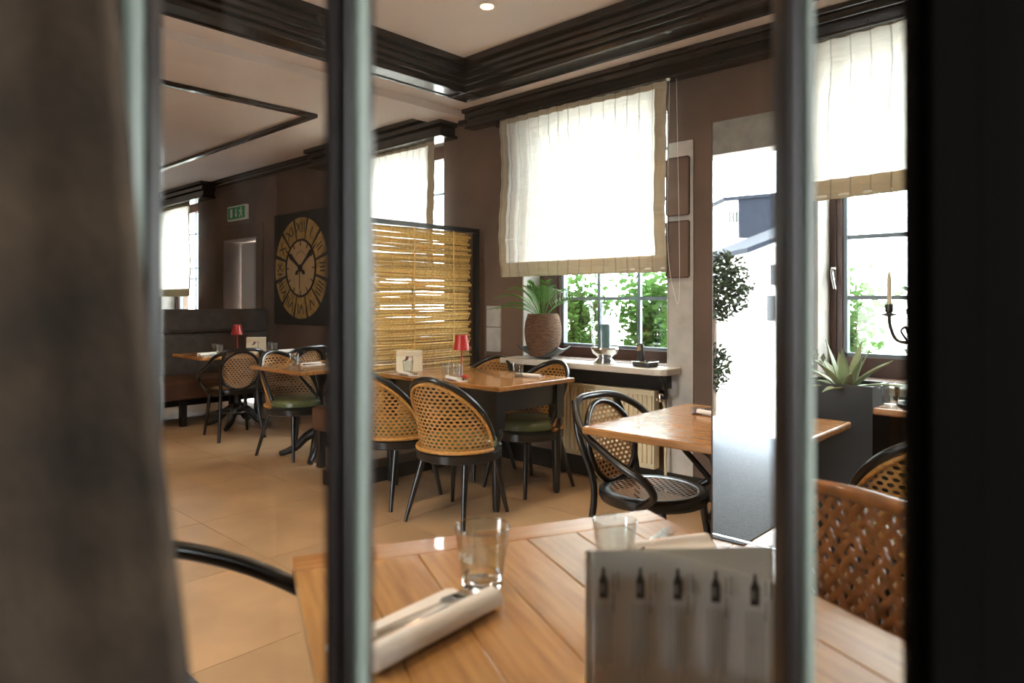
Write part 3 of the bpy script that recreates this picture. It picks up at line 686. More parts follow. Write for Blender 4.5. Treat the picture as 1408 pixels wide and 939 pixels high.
while z < 1.832:
    o = bpy.data.objects.new('bamboo_cane', cmesh[k % 5]); COL.objects.link(o); o.parent = scn
    o.location = (random.choice((-0.008, -0.004, 0.0, 0.004)), random.uniform(-0.005, 0.04), z); o.rotation_euler = (random.uniform(-0.010, 0.010), random.uniform(0, 6), random.uniform(-0.004, 0.004))
    gap = 0.0195 if (z > 1.70 or z < 1.1) else 0.0215
    z += gap*random.uniform(0.82, 1.2); k += 1

# ================================================================= RADIATOR, SILL AND WHAT STANDS ON IT
ra = thing('radiator', 'cream panel radiator with vertical ribs under the window sill', 'radiator', (-2.80, 3.95, 0.17))
MB().box(-0.42, 0.42, -0.035, 0.035, 0, 0.52).build('panel', M_rad, ra, bevel=0.006)
rib = MB().box(-0.010, 0.010, -0.049, -0.033, 0.035, 0.485)
rm = rib.mesh('rib', M_rad)
for i in range(23):
    o = bpy.data.objects.new('rib', rm); COL.objects.link(o); o.parent = ra; o.location = (-0.40+0.0363*i, 0, 0)
    bv = o.modifiers.new('b', 'BEVEL'); bv.width = 0.006; bv.segments = 2
MB().tube([(0.42, 0, 0.46), (0.47, 0, 0.46), (0.47, 0.02, 0.36), (0.47, 0.03, -0.17)], 0.009, 8).build('pipe', M_rad, ra, smooth=True)
MB().lathe([(0.016, 0), (0.02, 0.01), (0.02, 0.045), (0.012, 0.055)], 14).build('valve', M_steel, ra, smooth=True, loc=(0.46, -0.02, 0.45))
sl = thing('sill_shelf', 'pale stone sill shelf under the large window on an iron bracket', 'shelf', (-2.98, 3.82, 0.80))
out = [(-0.72, 0.0), (0.66, 0.0), (0.70, 0.012), (0.725, 0.045), (0.73, 0.09), (0.73, 0.215), (0.625, 0.225), (0.62, 0.42), (-0.68, 0.42), (-0.68, 0.225), (-0.72, 0.22)]
MB().prism(out, 0.042, Matrix.Identity(4)).build('shelf_board', M_stone, sl, bevel=0.006)
MB().tube(bez([(0.66, 0.04, -0.006), (0.70, 0.05, -0.05), (0.70, 0.08, -0.11), (0.66, 0.14, -0.16), (0.60, 0.20, -0.17)], 6), 0.011, 8).build('bracket', M_iron, sl, smooth=True)
MB().box(-0.70, 0.66, 0.10, 0.22, -0.10, -0.001).build('back_apron', M_lacq, sl)
# the same shelf under the right window
s2 = dup(sl, (-0.66, 3.82, 0.80), None, 'pale stone sill shelf under the right window behind the planter')
ZS = 0.842
ds = thing('boat_dish', 'dark grey boat shaped dish under the wicker pot on the sill', 'dish', (-3.385, 3.97, ZS), R(0))
MB().grid(lambda u, v: (0.20*(2*u-1), 0.075*(2*v-1), 0.010+0.075*abs(2*u-1)**1.9 + 0.02*(2*v-1)**2), 20, 8).build('bowl', M_slategrey, ds, smooth=True).modifiers.new('t', 'SOLIDIFY').thickness = 0.010
pt = thing('potted_palm', 'small green palm in a brown rope-wound pot on the window sill', 'plant', (-3.385, 3.97, ZS+0.022))
prof = [(0.095, 0.0)]
for i in range(30):
    zz = 0.005+0.31*i/29; rr = 0.105+0.040*math.sin(math.pi*min(1, zz/0.38))**1 + (0.0 if zz < 0.2 else -0.06*(zz-0.2))
    prof += [(rr-0.004, zz), (rr, zz+0.005)]
prof += [(0.10, 0.318), (0.095, 0.29), (0.0, 0.285)]
MB().lathe(prof, 40).build('pot', M_wick, pt, smooth=True)
def frond(ang, reach, rise, droop, nl=13):
    m = MB(); d = Vector((math.cos(ang), math.sin(ang), 0)); side = Vector((-d.y, d.x, 0)); pts = []
    for i in range(11):
        t = i/10; pts.append(d*(0.02+reach*t**1.25) + Vector((0, 0, 0.28+rise*math.sin(t*1.5)-droop*t*t)))
    m.tube(pts, [0.004*(1-0.8*i/10) for i in range(11)], 5)
    for i in range(nl):
        t = 0.28+0.72*i/(nl-1); k = min(int(t*10), 9); p = pts[k].lerp(pts[k+1], t*10-k); tan = (pts[k+1]-pts[k]).normalized()
        L = 0.115*math.sin(math.pi*min(1, 0.25+t*0.72))+0.03
        for s in (-1, 1):
            dr_ = (tan*0.8+side*s*0.75+Vector((0, 0, 0.12))).normalized(); nn = dr_.cross(Vector((0, 0, 1))).normalized()*0.0055
            mid = p+dr_*L*0.5; tip = p+dr_*L-Vector((0, 0, 0.35*L*L/0.1*0.25))
            m.add([p, mid+nn, tip, mid-nn, mid+Vector((0, 0, -0.003))], [(0, 1, 4), (1, 2, 4), (2, 3, 4), (3, 0, 4)])
    return m
for (a, rc, rs, dp) in ((202, .36, .26, .10), (222, .24, .30, .08), (212, .32, .20, .12), (-4, .58, .25, .0), (340, .30, .30, .10), (-12, .44, .20, .04), (-40, .18, .26, .02), (250, .12, .24, .0), (300, .10, .22, .0), (320, .07, .28, .0), (230, .08, .27, .0), (208, .40, .15, .08), (280, .16, .26, .03)):
    frond(R(a), rc, rs, dp).build('frond', M_palm, pt)
vs_ = thing('hurricane_vase', 'clear flared hurricane glass on a silvered bowl foot on the sill', 'vase', (-2.775, 3.92, ZS))
MB().lathe([(0.0, 0.0), (0.082, 0.0), (0.084, 0.010), (0.065, 0.028), (0.048, 0.042), (0.055, 0.055), (0.085, 0.075), (0.098, 0.105), (0.092, 0.118), (0.0, 0.118)], 32).build('foot_bowl', M_silver, vs_, smooth=True)
MB().lathe([(0.088, 0.118), (0.092, 0.20), (0.098, 0.30), (0.112, 0.40), (0.118, 0.43), (0.115, 0.43), (0.094, 0.30), (0.085, 0.118)], 36, closed=True).build('glass_shade', M_tumb, vs_, smooth=True)
cd = MB().lathe([(0.0, 0.0), (0.033, 0.0), (0.034, 0.01), (0.034, 0.148), (0.030, 0.158), (0.012, 0.152), (0.0, 0.152)], 24).tube([(0, 0, 0.15), (0.002, 0, 0.163)], 0.0015, 5).build('pillar_candle', M_teal, None, smooth=True, loc=(-2.775, 3.92, ZS+0.119))
tag(cd, 'thick teal pillar candle standing in the hurricane glass', 'candle')
ph = thing('cordless_phone', 'dark cordless telephone standing in its low charging base on the sill', 'phone', (-2.46, 3.93, ZS), R(-10))
MB().box(-0.075, 0.075, -0.045, 0.055, 0, 0.034).build('charging_base', M_slategrey, ph, bevel=0.012)
MB().box(-0.078, 0.078, -0.048, 0.058, 0.030, 0.038).build('base_rim', M_silver, ph, bevel=0.004)
hm = Matrix.Translation((-0.03, 0.0, 0.03)) @ Matrix.Rotation(R(-16), 4, 'Y') @ Matrix.Rotation(R(-12), 4, 'X')
MB().box(-0.024, 0.024, -0.014, 0.014, 0, 0.125, hm).build('handset', M_gray, ph, bevel=0.008)
MB().box(-0.017, 0.017, -0.0155, -0.0138, 0.075, 0.11, hm).build('display', M_silver, ph)

# ================================================================= TABLEWARE
def tumbler_mesh(h=0.095, r0=0.030, r1=0.040, m=M_tumb):
    t = 0.0022
    return MB().lathe([(0.0, 0.0), (r0*0.93, 0.0), (r0, 0.004), (r1, h-0.001), (r1-t*0.5, h), (r1-t, h-0.001), (r0-t+0.0015, 0.016), (r0*0.8, 0.0125), (0.0, 0.012)], 28).mesh('tumbler', m, True)
TUMB = tumbler_mesh()
def tumbler(label, loc, group='drinking glasses on the tables', mesh=None):
    o = bpy.data.objects.new('tumbler', mesh or TUMB); COL.objects.link(o); o.location = loc
    return tag(o, label, 'glass', group)
def fork_mb(L=0.20):
    m = MB(); pr_ = []
    m.tube([(0, 0, 0.003), (0, L*0.3, 0.004), (0, L*0.62, 0.0055), (0, L*0.70, 0.006)], [0.006, 0.005, 0.003, 0.003], 8)
    m.prism([(-0.003, L*0.68), (0.003, L*0.68), (0.012, L*0.75), (0.012, L*0.82), (-0.012, L*0.82), (-0.012, L*0.75)], 0.0025, Matrix.Translation((0, 0, 0.005)))
    for x in (-0.0102, -0.0034, 0.0034, 0.0102): m.tube([(x, L*0.815, 0.0062), (x, L*0.92, 0.004), (x, L, 0.008)], [0.0021, 0.0019, 0.0009], 6)
    return m
def knife_mb(L=0.22):
    m = MB(); m.tube([(0, 0, 0.004), (0, L*0.25, 0.0045), (0, L*0.48, 0.004)], [0.0075, 0.0065, 0.004], 8)
    m.prism([(-0.003, L*0.47), (0.005, L*0.47), (0.010, L*0.6), (0.009, L*0.9), (0.002, L), (-0.004, L*0.9)], 0.0016, Matrix.Translation((0, 0, 0.0032)))
    return m
FORK, KNIFE = fork_mb().mesh('fork', M_steel, True), knife_mb().mesh('knife', M_steel, True)
def napkin_mb(L=0.20, wd=0.11, roll=0.017):
    """folded napkin with one rolled edge; x across, y along"""
    sec = [(wd/2, 0.0), (wd/2, 0.006), (wd/2-0.012, 0.010), (0.01, 0.005)]
    cx = -wd/2+roll
    for i in range(0, 15):
        a = R(20+i*25); rr = roll*(1-0.015*i) 
        sec.append((cx+rr*math.cos(a), roll+rr*math.sin(a)*0.95))
        if a > R(300): break
    sec += [(cx+roll*0.3, 0.0)]
    m = MB(); n_ = len(sec); ys = [-L/2, -L/2+0.004, 0, L/2-0.004, L/2]; sc = [0.94, 1, 1.0, 1, 0.94]
    vs = [(x*s, y, z_*s) for y, s in zip(ys, sc) for x, z_ in sec]; fs = []
    for j in range(len(ys)-1):
        for i in range(n_): fs.append((j*n_+i, j*n_+(i+1)%n_, (j+1)*n_+(i+1)%n_, (j+1)*n_+i))
    fs += [tuple(range(n_-1, -1, -1)), tuple(range((len(ys)-1)*n_, len(ys)*n_))]
    return m.add(vs, fs)
NAP = napkin_mb().mesh('napkin', M_linen, True)
NAPS = napkin_mb(0.19, 0.085, 0.013).mesh('napkin', M_linen, True)
def place(mesh, name, loc, rz, label, cat, group):
    o = bpy.data.objects.new(name, mesh); COL.objects.link(o); o.location = loc; o.rotation_euler = (0, 0, rz); return tag(o, label, cat, group)
def setting(x, y, z, rz, where, cut=True):
    place(NAPS, 'napkin', (x, y, z+0.0005), rz, 'folded white napkin ' + where, 'napkin', 'napkins on the tables')
    if cut:
        e = Matrix.Rotation(rz, 4, 'Z')
        for (me, nm, dx) in ((FORK, 'fork', 0.026), (KNIFE, 'knife', 0.008)):
            p = e @ Vector((dx, -0.10, 0.0105)); place(me, nm, (x+p.x, y+p.y, z+p.z), rz, 'steel %s on the napkin %s' % (nm, where), nm, nm+'s on the tables')
Z1 = 0.7655
# foreground setting
c_ = V(-0.150, 1.098, 0.7505); NR = YAW + R(-39)
NAPF = napkin_mb(0.27, 0.135, 0.021).mesh('napkin', M_linen, True)
for v_ in NAPF.vertices: v_.co.x *= -1
NAPF.flip_normals()
place(NAPF, 'napkin', c_, NR, 'white linen napkin with a rolled edge on the foreground table', 'napkin', None)
e = Matrix.Rotation(NR, 4, 'Z')
for (me, nm, dx, dy, rr) in ((FORK, 'fork', -0.024, -0.070, -0.05), (KNIFE, 'knife', -0.004, -0.105, -0.02)):
    p = c_ + e @ Vector((dx, dy, 0.0095)); place(me, nm, p, NR+rr, 'steel %s lying on the rolled napkin in the foreground' % nm, nm, None)
gl = thing('tumbler', 'clear tumbler with a thick base standing in the foreground beside the rolled napkin', 'glass', V(-0.055, 1.27, 0.7505))
MB().lathe([(0.0395, 0.020), (0.052, 0.111), (0.0512, 0.112), (0.0504, 0.111), (0.0378, 0.020)], 40, closed=True).build('glass_wall', M_tumb, gl, smooth=True)
MB().lathe([(0.0515, 0.109), (0.0524, 0.111), (0.0514, 0.1128), (0.050, 0.1115)], 40, closed=True).build('rim', M_fglass, gl, smooth=True)
MB().lathe([(0.0, 0.0), (0.036, 0.0), (0.0385, 0.004), (0.0395, 0.0205), (0.037, 0.0205), (0.030, 0.016), (0.0, 0.014)], 32).build('glass_base', M_fglass, gl, smooth=True)
text_mesh('logo_print', 'Mel', 0.022, M_white, gl, (-0.030*CA+0.030*SA, -0.030*SA-0.030*CA, 0.062), (Matrix.Rotation(YAW-R(38), 4, 'Z') @ RX).to_euler())
tumbler('clear tumbler just behind the standing menu on the foreground table', V(0.205, 1.36, 0.7505), None, tumbler_mesh(0.095, 0.033, 0.045, M_tumb))
c2 = V(0.345, 1.43, 0.7505); N2 = YAW + R(-72)
place(NAPS, 'napkin', c2, N2, 'white napkin behind the standing menu near the table corner', 'napkin', None)
e = Matrix.Rotation(N2, 4, 'Z')
for (me, nm, dx) in ((FORK, 'fork', 0.02), (KNIFE, 'knife', 0.0)):
    p = c2 + e @ Vector((dx, -0.12, 0.008)); place(me, nm, p, N2+R(35), 'steel %s handle on the napkin behind the standing menu' % nm, nm, None)
# standing menu with five bottles
mf = V(0.100, 0.928); mr_ = V(0.352, 0.898); bk = V(0.36, 0.945)
mn = thing('menu', 'standing folded drinks menu with five small bottles printed in a row', 'menu', (mf.x, mf.y, 0.7505), math.atan2((mr_-mf).y, (mr_-mf).x))
ML = (mr_-mf).length; MH = 0.19
def leaf(u, v): return (ML*u, 0.010*math.sin(math.pi*u), (MH-0.034*max(0, (u-0.28)/0.72)**1.4)*v)
lf = MB().grid(leaf, 16, 4).build('front_leaf', M_paper, mn, smooth=True); lf.modifiers.new('t', 'SOLIDIFY').thickness = 0.0008
ba = math.atan2((bk-mf).y, (bk-mf).x) - math.atan2((mr_-mf).y, (mr_-mf).x)
MB().box(0, 0.26, -0.0005, 0.0005, 0, MH, Matrix.Rotation(ba, 4, 'Z')).build('back_leaf', M_paper, mn)
for i in range(5):
    u = 0.095 + 0.196*i; x_ = ML*u; y_ = 0.010*math.sin(math.pi*u)-0.0016; zt = MH-0.030
    mm = Matrix.Translation((x_, y_, zt)) @ RX
    MB().prism([(-0.0055, -0.034), (0.0055, -0.034), (0.0058, -0.010), (0.0022, -0.001), (0.0018, 0.008), (-0.0018, 0.008), (-0.0022, -0.001), (-0.0058, -0.010)], 0.0003, mm).build('bottle_print', M_ink, mn)
    MB().prism([(-0.0050, -0.026), (0.0015, -0.026), (0.0015, -0.014), (-0.0050, -0.014)], 0.0003, Matrix.Translation((0, -0.0004, 0)) @ mm).build('bottle_label_print', M_inkg, mn)
    pm = MB()
    for k, (dx, z0, L) in enumerate(((0.013, 0.000, 0.022), (0.013, -0.026, 0.028), (0.019, 0.002, 0.026))):
        u2 = u + dx/ML; pm.box(x_+dx, x_+dx+0.0016, 0.010*math.sin(math.pi*u2)-0.0018, 0.010*math.sin(math.pi*u2)-0.0012, zt+z0-L, zt+z0)
    for k in range(6):
        dx = -0.011+0.0042*k; u2 = u + dx/ML
        if u2 < 0.005: continue
        pm.box(x_+dx, x_+dx+0.0008, 0.010*math.sin(math.pi*u2)-0.0018, 0.010*math.sin(math.pi*u2)-0.0012, 0.01+random.uniform(0, 0.03), zt-0.042)
    pm.build('text_print', M_inkg, mn)
# long table setting
def tent_card(label, loc, rz, m, w_=0.19, h=0.15):
    t = thing('table_card', label, 'menu', loc, rz, 'standing menu cards')
    tm = Matrix.Rotation(R(-8), 4, 'X')
    MB().box(-w_/2, w_/2, -0.001, 0.001, 0, h, tm).build('card', m, t)
    MB().box(-w_/2, w_/2, 0.04, 0.042, 0, h-0.02, Matrix.Rotation(R(14), 4, 'X')).build('back_flap', m, t)
    fm = tm @ Matrix.Translation((0, -0.0012, 0)) @ RX
    cr = [(0.030*math.cos(R(a))-0.035, 0.030*math.sin(R(a))+0.105) for a in range(-120, 121, 20)] + [(0.026*math.cos(R(a))-0.052, 0.026*math.sin(R(a))+0.105) for a in range(80, -81, -20)]
    MB().prism(cr, 0.0004, fm).build('crescent_print', M_inkr, t)
    MB().prism([(0.02, 0.01), (0.025, 0.01), (0.025, h-0.01), (0.02, h-0.01)], 0.0004, fm).prism([(-0.004, 0.103), (0.02, 0.103), (0.02, 0.107), (-0.004, 0.107)], 0.0004, fm).build('line_print', M_ink, t)
    MB().tube([fm @ Vector((0.062+0.016*math.cos(k*math.pi/8), 0.12+0.016*math.sin(k*math.pi/8), 0.0003)) for k in range(16)], 0.0008, 5, closed=True).build('ring_print', M_inkg, t)
    return t
def lamp(label, loc, on=1.2):
    t = thing('table_lamp', label, 'lamp', loc, 0, 'cordless red table lamps')
    MB().lathe([(0.0, 0), (0.05, 0), (0.052, 0.008), (0.045, 0.013), (0.0, 0.014)], 28).build('base', M_red, t, smooth=True)
    MB().tube([(0, 0, 0.012), (0, 0, 0.25)], 0.0055, 10).build('stem', M_red, t, smooth=True)
    MB().lathe([(0.056, 0.185), (0.040, 0.285), (0.036, 0.288), (0.0, 0.288), (0.0, 0.284), (0.036, 0.283), (0.053, 0.185)], 28).build('shade', M_red, t, smooth=True)
    MB().lathe([(0.0, 0.252), (0.012, 0.255), (0.014, 0.27), (0.0, 0.275)], 14).build('bulb', M_emit, t, smooth=True)
    L = bpy.data.lights.new('lamp', 'POINT'); L.energy = on; L.color = (1, 0.72, 0.4); L.shadow_soft_size = 0.02
    lo = bpy.data.objects.new('light_source', L); COL.objects.link(lo); lo.parent = t; lo.location = (0, 0, 0.235)
lamp('red table lamp on the long table in front of the bamboo screen', (-3.40, 3.14, Z1), 0.3)
tent_card('white menu card with a dark crescent on the long table', (-3.96, 3.14, Z1), R(58), M_yell, 0.19, 0.155)
setting(-3.78, 2.98, Z1, R(75), 'in front of the white menu card on the long table'); tumbler('tumbler before the white menu card on the long table', (-3.84, 3.03, Z1))
setting(-3.30, 3.00, Z1, R(70), 'beside the red lamp on the long table'); tumbler('tumbler left of the red lamp stem on the long table', (-3.47, 3.07, Z1)); tumbler('tumbler in front of the red lamp on the long table', (-3.35, 3.06, Z1))
setting(-3.08, 3.48, Z1, R(100), 'at the window end of the long table'); tumbler('tumbler at the window end of the long table', (-3.12, 3.40, Z1))
# right table
Z2 = 0.7505
setting(-1.45, 2.93, Z2, R(70), 'on the right table below the pale strip')
mt2 = MB().box(-0.13, 0.13, -0.10, 0.10, 0, 0.006).build('closed_menu', M_leath, None, bevel=0.002, loc=(-1.50, 3.06, Z2), rz=R(30)); tag(mt2, 'closed dark menu folder lying on the right table', 'menu')
tumbler('tall tumbler on the right table against the mirror edge', (-1.18, 2.70, Z2), mesh=tumbler_mesh(0.13, 0.028, 0.036))
# left tables
lamp('red table lamp on the far table before the banquette', (-6.86, 3.20, Z2), 1.5)
tent_card('cream menu card next to the far red lamp under the clock', (-6.74, 3.34, Z2), R(45), M_yell, 0.2, 0.16)
setting(-6.75, 2.86, Z2, R(5), 'at the left end of the far table'); tumbler('tumbler at the left end of the far table', (-6.78, 2.98, Z2)); tumbler('second tumbler at the left end of the far table by the banquette', (-6.98, 3.02, Z2))
setting(-6.60, 3.62, Z2, R(5), 'at the clock end of the far table', False); tumbler('tumbler at the clock end of the far table', (-6.66, 3.50, Z2)); tumbler('tumbler behind at the clock end of the far table', (-6.95, 3.60, Z2))
setting(-5.02, 2.98, Z2, R(5), 'on the small left table'); tumbler('tumbler on the small left table near its corner', (-5.18, 2.90, Z2)); tumbler('tumbler on the small left table beside the window post', (-4.98, 3.12, Z2))
tumbler('tumbler on the far right table behind the planter', (-0.875, 3.50, 0.7905)); tumbler('second tumbler on the far right table near the sill', (-0.86, 3.66, 0.7905))

# ================================================================= PLANTER, CANDELABRA
pl = thing('agave_planter', 'tall square anthracite planter with a pale green agave', 'planter', (-1.22, 3.60, 0))
MB().box(-0.23, 0.28, -0.14, 0.14, 0.0, 0.84).box(-0.23, 0.28, -0.14, -0.12, 0.84, 0.88).box(-0.23, 0.28, 0.12, 0.14, 0.84, 0.88).box(-0.23, -0.21, -0.12, 0.12, 0.84, 0.88).box(0.26, 0.28, -0.12, 0.12, 0.84, 0.88).build('box', M_gray, pl)
def agave_leaf(a, el, L, wd):
    d = Vector((math.cos(a), math.sin(a), 0)); s = Vector((-d.y, d.x, 0))
    def fn(u, v):
        r_ = L*v; wv = wd*math.sin(math.pi*min(1, 0.22+0.78*v))*(1-v*0.35); up = math.sin(el)*r_ - 0.25*math.cos(el)*r_*r_/L
        return Vector((0.14, -0.06, 0.84)) + d*(0.02+math.cos(el)*r_) + s*wv*(2*u-1) + Vector((0, 0, up + 0.4*wv*(2*u-1)**2))
    return MB().grid(fn, 4, 8)
for i in range(18):
    a = i*2.4; el = R(20+55*(i % 3)/2.2+random.uniform(-5, 5))
    o = agave_leaf(a, el, random.uniform(0.20, 0.29), 0.030).build('leaf', M_agave, pl, smooth=True); o.modifiers.new('t', 'SOLIDIFY').thickness = 0.004
def leaf_cloud(m, n, sample, size, flat=0.5):
    for _ in range(n):
        p = Vector(sample()); d = Vector((random.gauss(0, 1), random.gauss(0, 1), random.gauss(0, flat))).normalized()
        s = d.orthogonal().normalized(); s.rotate(Matrix.Rotation(random.uniform(0, 6.28), 3, d)); L = size*random.uniform(0.6, 1.3); k = s*L*0.26
        m.add([p, p+d*L*0.5+k, p+d*L, p+d*L*0.5-k], [(0, 1, 2), (0, 2, 3)])
    return m
fo = leaf_cloud(MB(), 150, lambda: (-0.10+random.gauss(0, .06), -0.02+random.gauss(0, .05), 0.88+abs(random.gauss(0, .07))), 0.04).build('side_foliage', M_agave, pl); fo['kind'] = 'stuff'
cn = thing('candelabra', 'old pewter candelabra with scrolled arms on the far right table', 'candelabra', (-0.785, 3.56, 0.7905))
MB().lathe([(0.0, 0), (0.075, 0), (0.07, 0.015), (0.03, 0.035), (0.015, 0.06), (0.022, 0.12), (0.012, 0.15), (0.014, 0.34), (0.024, 0.37), (0.012, 0.40), (0.022, 0.44), (0.0, 0.45)], 20).build('stem', M_pewter, cn, smooth=True)
cups = []
for k in range(3):
    a = math.pi + 2*math.pi*k/3; d = Vector((math.cos(a), math.sin(a), 0))
    MB().tube(bez([Vector((0, 0, 0.34)), d*0.03+Vector((0, 0, 0.30)), d*0.08+Vector((0, 0, 0.31)), d*0.105+Vector((0, 0, 0.37)), d*0.11+Vector((0, 0, 0.42))], 6), 0.008, 8).tube(bez([d*0.035+Vector((0, 0, 0.305)), d*0.06+Vector((0, 0, 0.35)), d*0.04+Vector((0, 0, 0.37)), d*0.035+Vector((0, 0, 0.345))], 5), 0.005, 6).build('arm', M_pewter, cn, smooth=True)
    MB().lathe([(0.006, 0.415), (0.034, 0.425), (0.034, 0.43), (0.012, 0.435), (0.018, 0.44), (0.018, 0.475), (0.012, 0.475), (0.012, 0.44)], 16, c=d*0.11).build('cup', M_pewter, cn, smooth=True)
    cups.append(d*0.11)
for i, c in enumerate(cups):
    o = MB().lathe([(0.0, 0), (0.0105, 0), (0.0095, 0.16), (0.005, 0.185), (0.0, 0.19)], 12).build('taper_candle', M_ivory, None, smooth=True, loc=(-0.785+c.x, 3.56+c.y, 0.7905+0.441))
    tag(o, ['ivory taper candle in the left cup of the candelabra', 'ivory taper candle in the near cup of the candelabra', 'ivory taper candle in the far cup of the candelabra'][i], 'candle', 'candles in the candelabra')

# ================================================================= RATTAN CHAIR (right foreground)
rc = thing('rattan_armchair', 'reddish brown rattan chair with open woven back at the right of the foreground table', 'chair', V(0.775, 1.405), YAW+FA+math.pi/2)
M_rat2 = mat('brown rattan', '8a5424', 0.35, noise=0.4, scale=25, coat=0.3)
# local: +y towards the table (seat), back panel at y=0, width along x
Wd = 0.27
def bow(x): return 0.18*x*x
MB().tube(bez([(-Wd, bow(Wd), 0.84), (-0.14, bow(0.14), 0.858), (0, 0, 0.862), (0.14, bow(0.14), 0.858), (Wd, bow(Wd), 0.84)], 6), 0.017, 12).build('top_rail', M_rat2, rc, smooth=True)
for s in (-1, 1):
    MB().tube(bez([(s*Wd, bow(Wd), 0.845), (s*Wd, bow(Wd), 0.45), (s*0.26, -0.03, 0.0)], 5), 0.015, 10).build('rear_leg', M_rat2, rc, smooth=True)
    MB().tube([(s*0.24, 0.42, 0.44), (s*0.25, 0.43, 0.0)], [0.017, 0.013], 10).build('front_leg', M_rat2, rc, smooth=True)
MB().box(-0.26, 0.26, 0.02, 0.46, 0.425, 0.46).build('seat', M_rat2, rc, bevel=0.012)
MB().tube(bez([(-Wd, bow(Wd), 0.47), (0, 0, 0.47), (Wd, bow(Wd), 0.47)], 8), 0.014, 10).build('lower_rail', M_rat2, rc, smooth=True)
wv = MB(); step = 0.034
for fam in (0, 1):
    sgn = 1 if fam == 0 else -1
    for i in range(-14, 24):
        x0 = -Wd + i*step; prev = []
        for j in range(0, 25):
            zz = 0.475 + 0.37*j/24; xx = x0 + sgn*(zz-0.475)*0.75 + (0 if sgn > 0 else 0.0)
            if -Wd-0.001 <= xx <= Wd+0.001:
                q_ = round((xx*37 + zz*29)) ; off = 0.0035*math.sin((zz-0.475)/step*math.pi*1.5*0.72 + fam*math.pi + i*math.pi)
                prev.append((xx, bow(xx)+off, zz))
        if len(prev) > 2:
            n_ = len(prev); hw = 0.0115
            vs = [(p[0]-hw, p[1], p[2]) for p in prev] + [(p[0]+hw, p[1], p[2]) for p in prev] + [(p[0], p[1]-0.0035, p[2]) for p in prev] + [(p[0], p[1]+0.0035, p[2]) for p in prev]
            fs = []
            for k in range(n_-1):
                for (a, b) in ((0, 2), (2, 1), (1, 3), (3, 0)): fs.append((a*n_+k, b*n_+k, b*n_+k+1, a*n_+k+1))
            wv.add(vs, fs)
wo = wv.build('woven_back', M_rat2, rc, smooth=True); wo['kind'] = 'stuff'

# ================================================================= MIRRORED PANEL
pa = Vector((-1.10, 2.19, 0)); pb = pa + Vector((0.25, 0, 0))
mp_ = thing('mirror_panel', 'narrow upright glass panel mirroring the bright street, right of centre', 'mirror', (pa.x, pa.y, 0), math.atan2((pb-pa).y, (pb-pa).x))
MB().box(0, 0.25, 0, 0.010, 0.02, 1.895).build('mirror_glass', M_mirror, mp_)
MB().box(-0.004, 0, -0.002, 0.012, 0.0, 1.9).build('edge_strip', M_winwood, mp_)
MB().box(0, 0.25, -0.004, 0.0, 0.475, 0.480).build('rail', M_silver, mp_)
MB().box(-0.02, 0.27, -0.04, 0.05, 0, 0.02).build('foot', M_iron, mp_)

# ================================================================= OUT OF DOORS
# shrubs outside the windows
def shrub(label, x, y, hgt, wd, n, leaf=0.055):
    t = thing('shrub', label, 'shrub', (x, y, -0.06), 0, 'shrubs outside the windows')
    st = MB(); tips = []
    for k in range(9):
        a = random.uniform(0, 6.28); rr = random.uniform(0.2, 1)*wd*0.5
        pts = bez([(0.03*math.cos(a), 0.03*math.sin(a), 0), (rr*0.5*math.cos(a), rr*0.4*math.sin(a), hgt*0.5), (rr*math.cos(a+0.3), rr*0.6*math.sin(a+0.3), hgt*random.uniform(0.8, 1.0))], 5)
        st.tube(pts, [0.012*(1-0.7*i/10) for i in range(11)], 5); tips += pts[4:]
    st.build('stem', M_bark, t)
    def smp():
        p = random.choice(tips); return (p.x+random.gauss(0, wd*0.10), p.y+random.gauss(0, 0.08), min(p.z+random.gauss(0, 0.10), hgt+0.05))
    f = leaf_cloud(MB(), n, smp, leaf).build('foliage', M_leaf, t); f['kind'] = 'stuff'
shrub('leafy green shrub outside the large window, left of the hurricane vase', -3.97, 5.15, 1.56, 0.55, 1500, 0.085)
shrub('leafy green shrub outside the large window, behind the phone', -3.22, 5.2, 1.54, 0.7, 2000, 0.085)
shrub('tall leafy green shrub outside the right window behind the agave', -1.56, 5.0, 1.50, 0.6, 1400, 0.08)
shrub('leafy green shrub outside the right window behind the candelabra', -1.0, 5.25, 1.56, 0.55, 1400, 0.08)
shrub('small shrub outside the farthest window', -11.6, 5.0, 1.5, 0.5, 300)
# street behind, seen in the mirror: positions found by folding the view back over the mirror plane
def S(X, Y, z):
    p = V(X, Y); return Vector((p.x, 2*2.19-p.y, z))
def sbox(mb, X0, X1, Y0, Y1, z0, z1):
    vs = [S(X, Y, z_) for z_ in (z0, z1) for Y in (Y0, Y1) for X in (X0, X1)]
    return mb.add(vs, [(1,3,2,0), (6,7,5,4), (4,5,1,0), (3,7,6,2), (2,6,4,0), (5,7,3,1)])
h1 = thing('house', 'white house with a blue grey slate gable across the street in the mirror', 'house', S(11.5, 31, -0.06))
def at0(o, par):
    o.matrix_parent_inverse = Matrix.Translation(-par.location); return o
at0(sbox(MB(), 9.6, 16.0, 30.6, 36.0, -0.06, 5.9).build('wall', M_house, h1), h1)
at0(sbox(MB(), 10.15, 16.2, 30.4, 30.58, 4.1, 5.95).build('slate_cladding', M_slate, h1), h1)
m_ = MB(); vs = [S(9.4, 30.3, 5.75), S(16.2, 30.3, 6.35), S(16.2, 36, 6.35), S(9.4, 36, 5.75), S(9.4, 30.3, 5.9), S(16.2, 30.3, 6.5), S(16.2, 36, 6.5), S(9.4, 36, 5.9)]
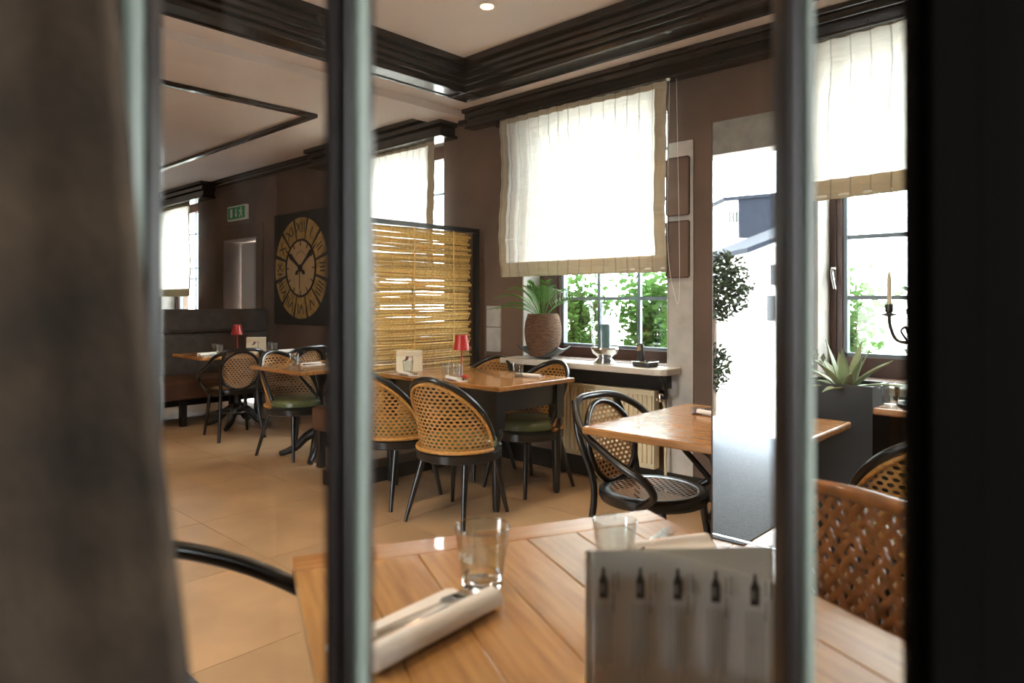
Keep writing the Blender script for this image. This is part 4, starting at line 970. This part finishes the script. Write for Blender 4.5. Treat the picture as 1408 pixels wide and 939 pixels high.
at0(m_.add(vs, [(0,1,2,3), (7,6,5,4), (0,4,5,1), (1,5,6,2), (2,6,7,3), (3,7,4,0)]).build('roof', M_slate, h1), h1)
for i in range(3): at0(sbox(MB(), 9.72+0.15*i, 9.80+0.15*i, 30.52, 30.6, 4.8, 5.3).build('window', M_gray, h1), h1)
for i in range(2): at0(sbox(MB(), 9.70+0.22*i, 9.79+0.22*i, 30.52, 30.6, 2.9, 3.7).build('window', M_gray, h1), h1)
h2 = thing('house', 'nearer white house with overhanging eaves at the right of the mirror', 'house', S(7.6, 20, -0.06))
at0(sbox(MB(), 7.15, 12.0, 20.0, 26.0, -0.06, 2.9).build('wall', M_house, h2), h2)
m_ = MB(); vs = [S(6.7, 19.4, 2.65), S(12, 19.4, 4.6), S(12, 26, 4.6), S(6.7, 26, 2.65), S(6.7, 19.4, 2.80), S(12, 19.4, 4.85), S(12, 26, 4.85), S(6.7, 26, 2.80)]
at0(m_.add(vs, [(0,1,2,3), (7,6,5,4), (0,4,5,1), (1,5,6,2), (2,6,7,3), (3,7,4,0)]).build('roof', M_slate, h2), h2)
at0(sbox(MB(), 7.58, 7.9, 19.9, 20.0, 1.75, 2.35).build('window', M_gray, h2), h2); at0(sbox(MB(), 7.45, 7.7, 19.9, 20.0, 0.7, 1.45).build('window', M_gray, h2), h2)
tr_ = thing('conifer', 'dark clipped conifer with a round crown at the left of the mirror', 'tree', S(2.35, 8.0, -0.06), 0)
at0(MB().tube([S(2.35, 8, -0.06), S(2.36, 8, 0.9), S(2.35, 8, 1.5)], [0.05, 0.045, 0.03], 8).build('trunk', M_bark, tr_), tr_)
def ball(cx_, cz, rx, rz_):
    def s_():
        while True:
            a, b, c = (random.uniform(-1, 1) for _ in range(3))
            if a*a+b*b+c*c < 1: return S(cx_+rx*a, 8.0+rx*b, cz+rz_*c)
    return s_
f1 = at0(leaf_cloud(leaf_cloud(MB(), 2600, ball(2.37, 1.45, 0.42, 0.42), 0.07), 900, ball(2.36, 0.5, 0.22, 0.30), 0.06).build('foliage', M_leafd, tr_), tr_); f1['kind'] = 'stuff'
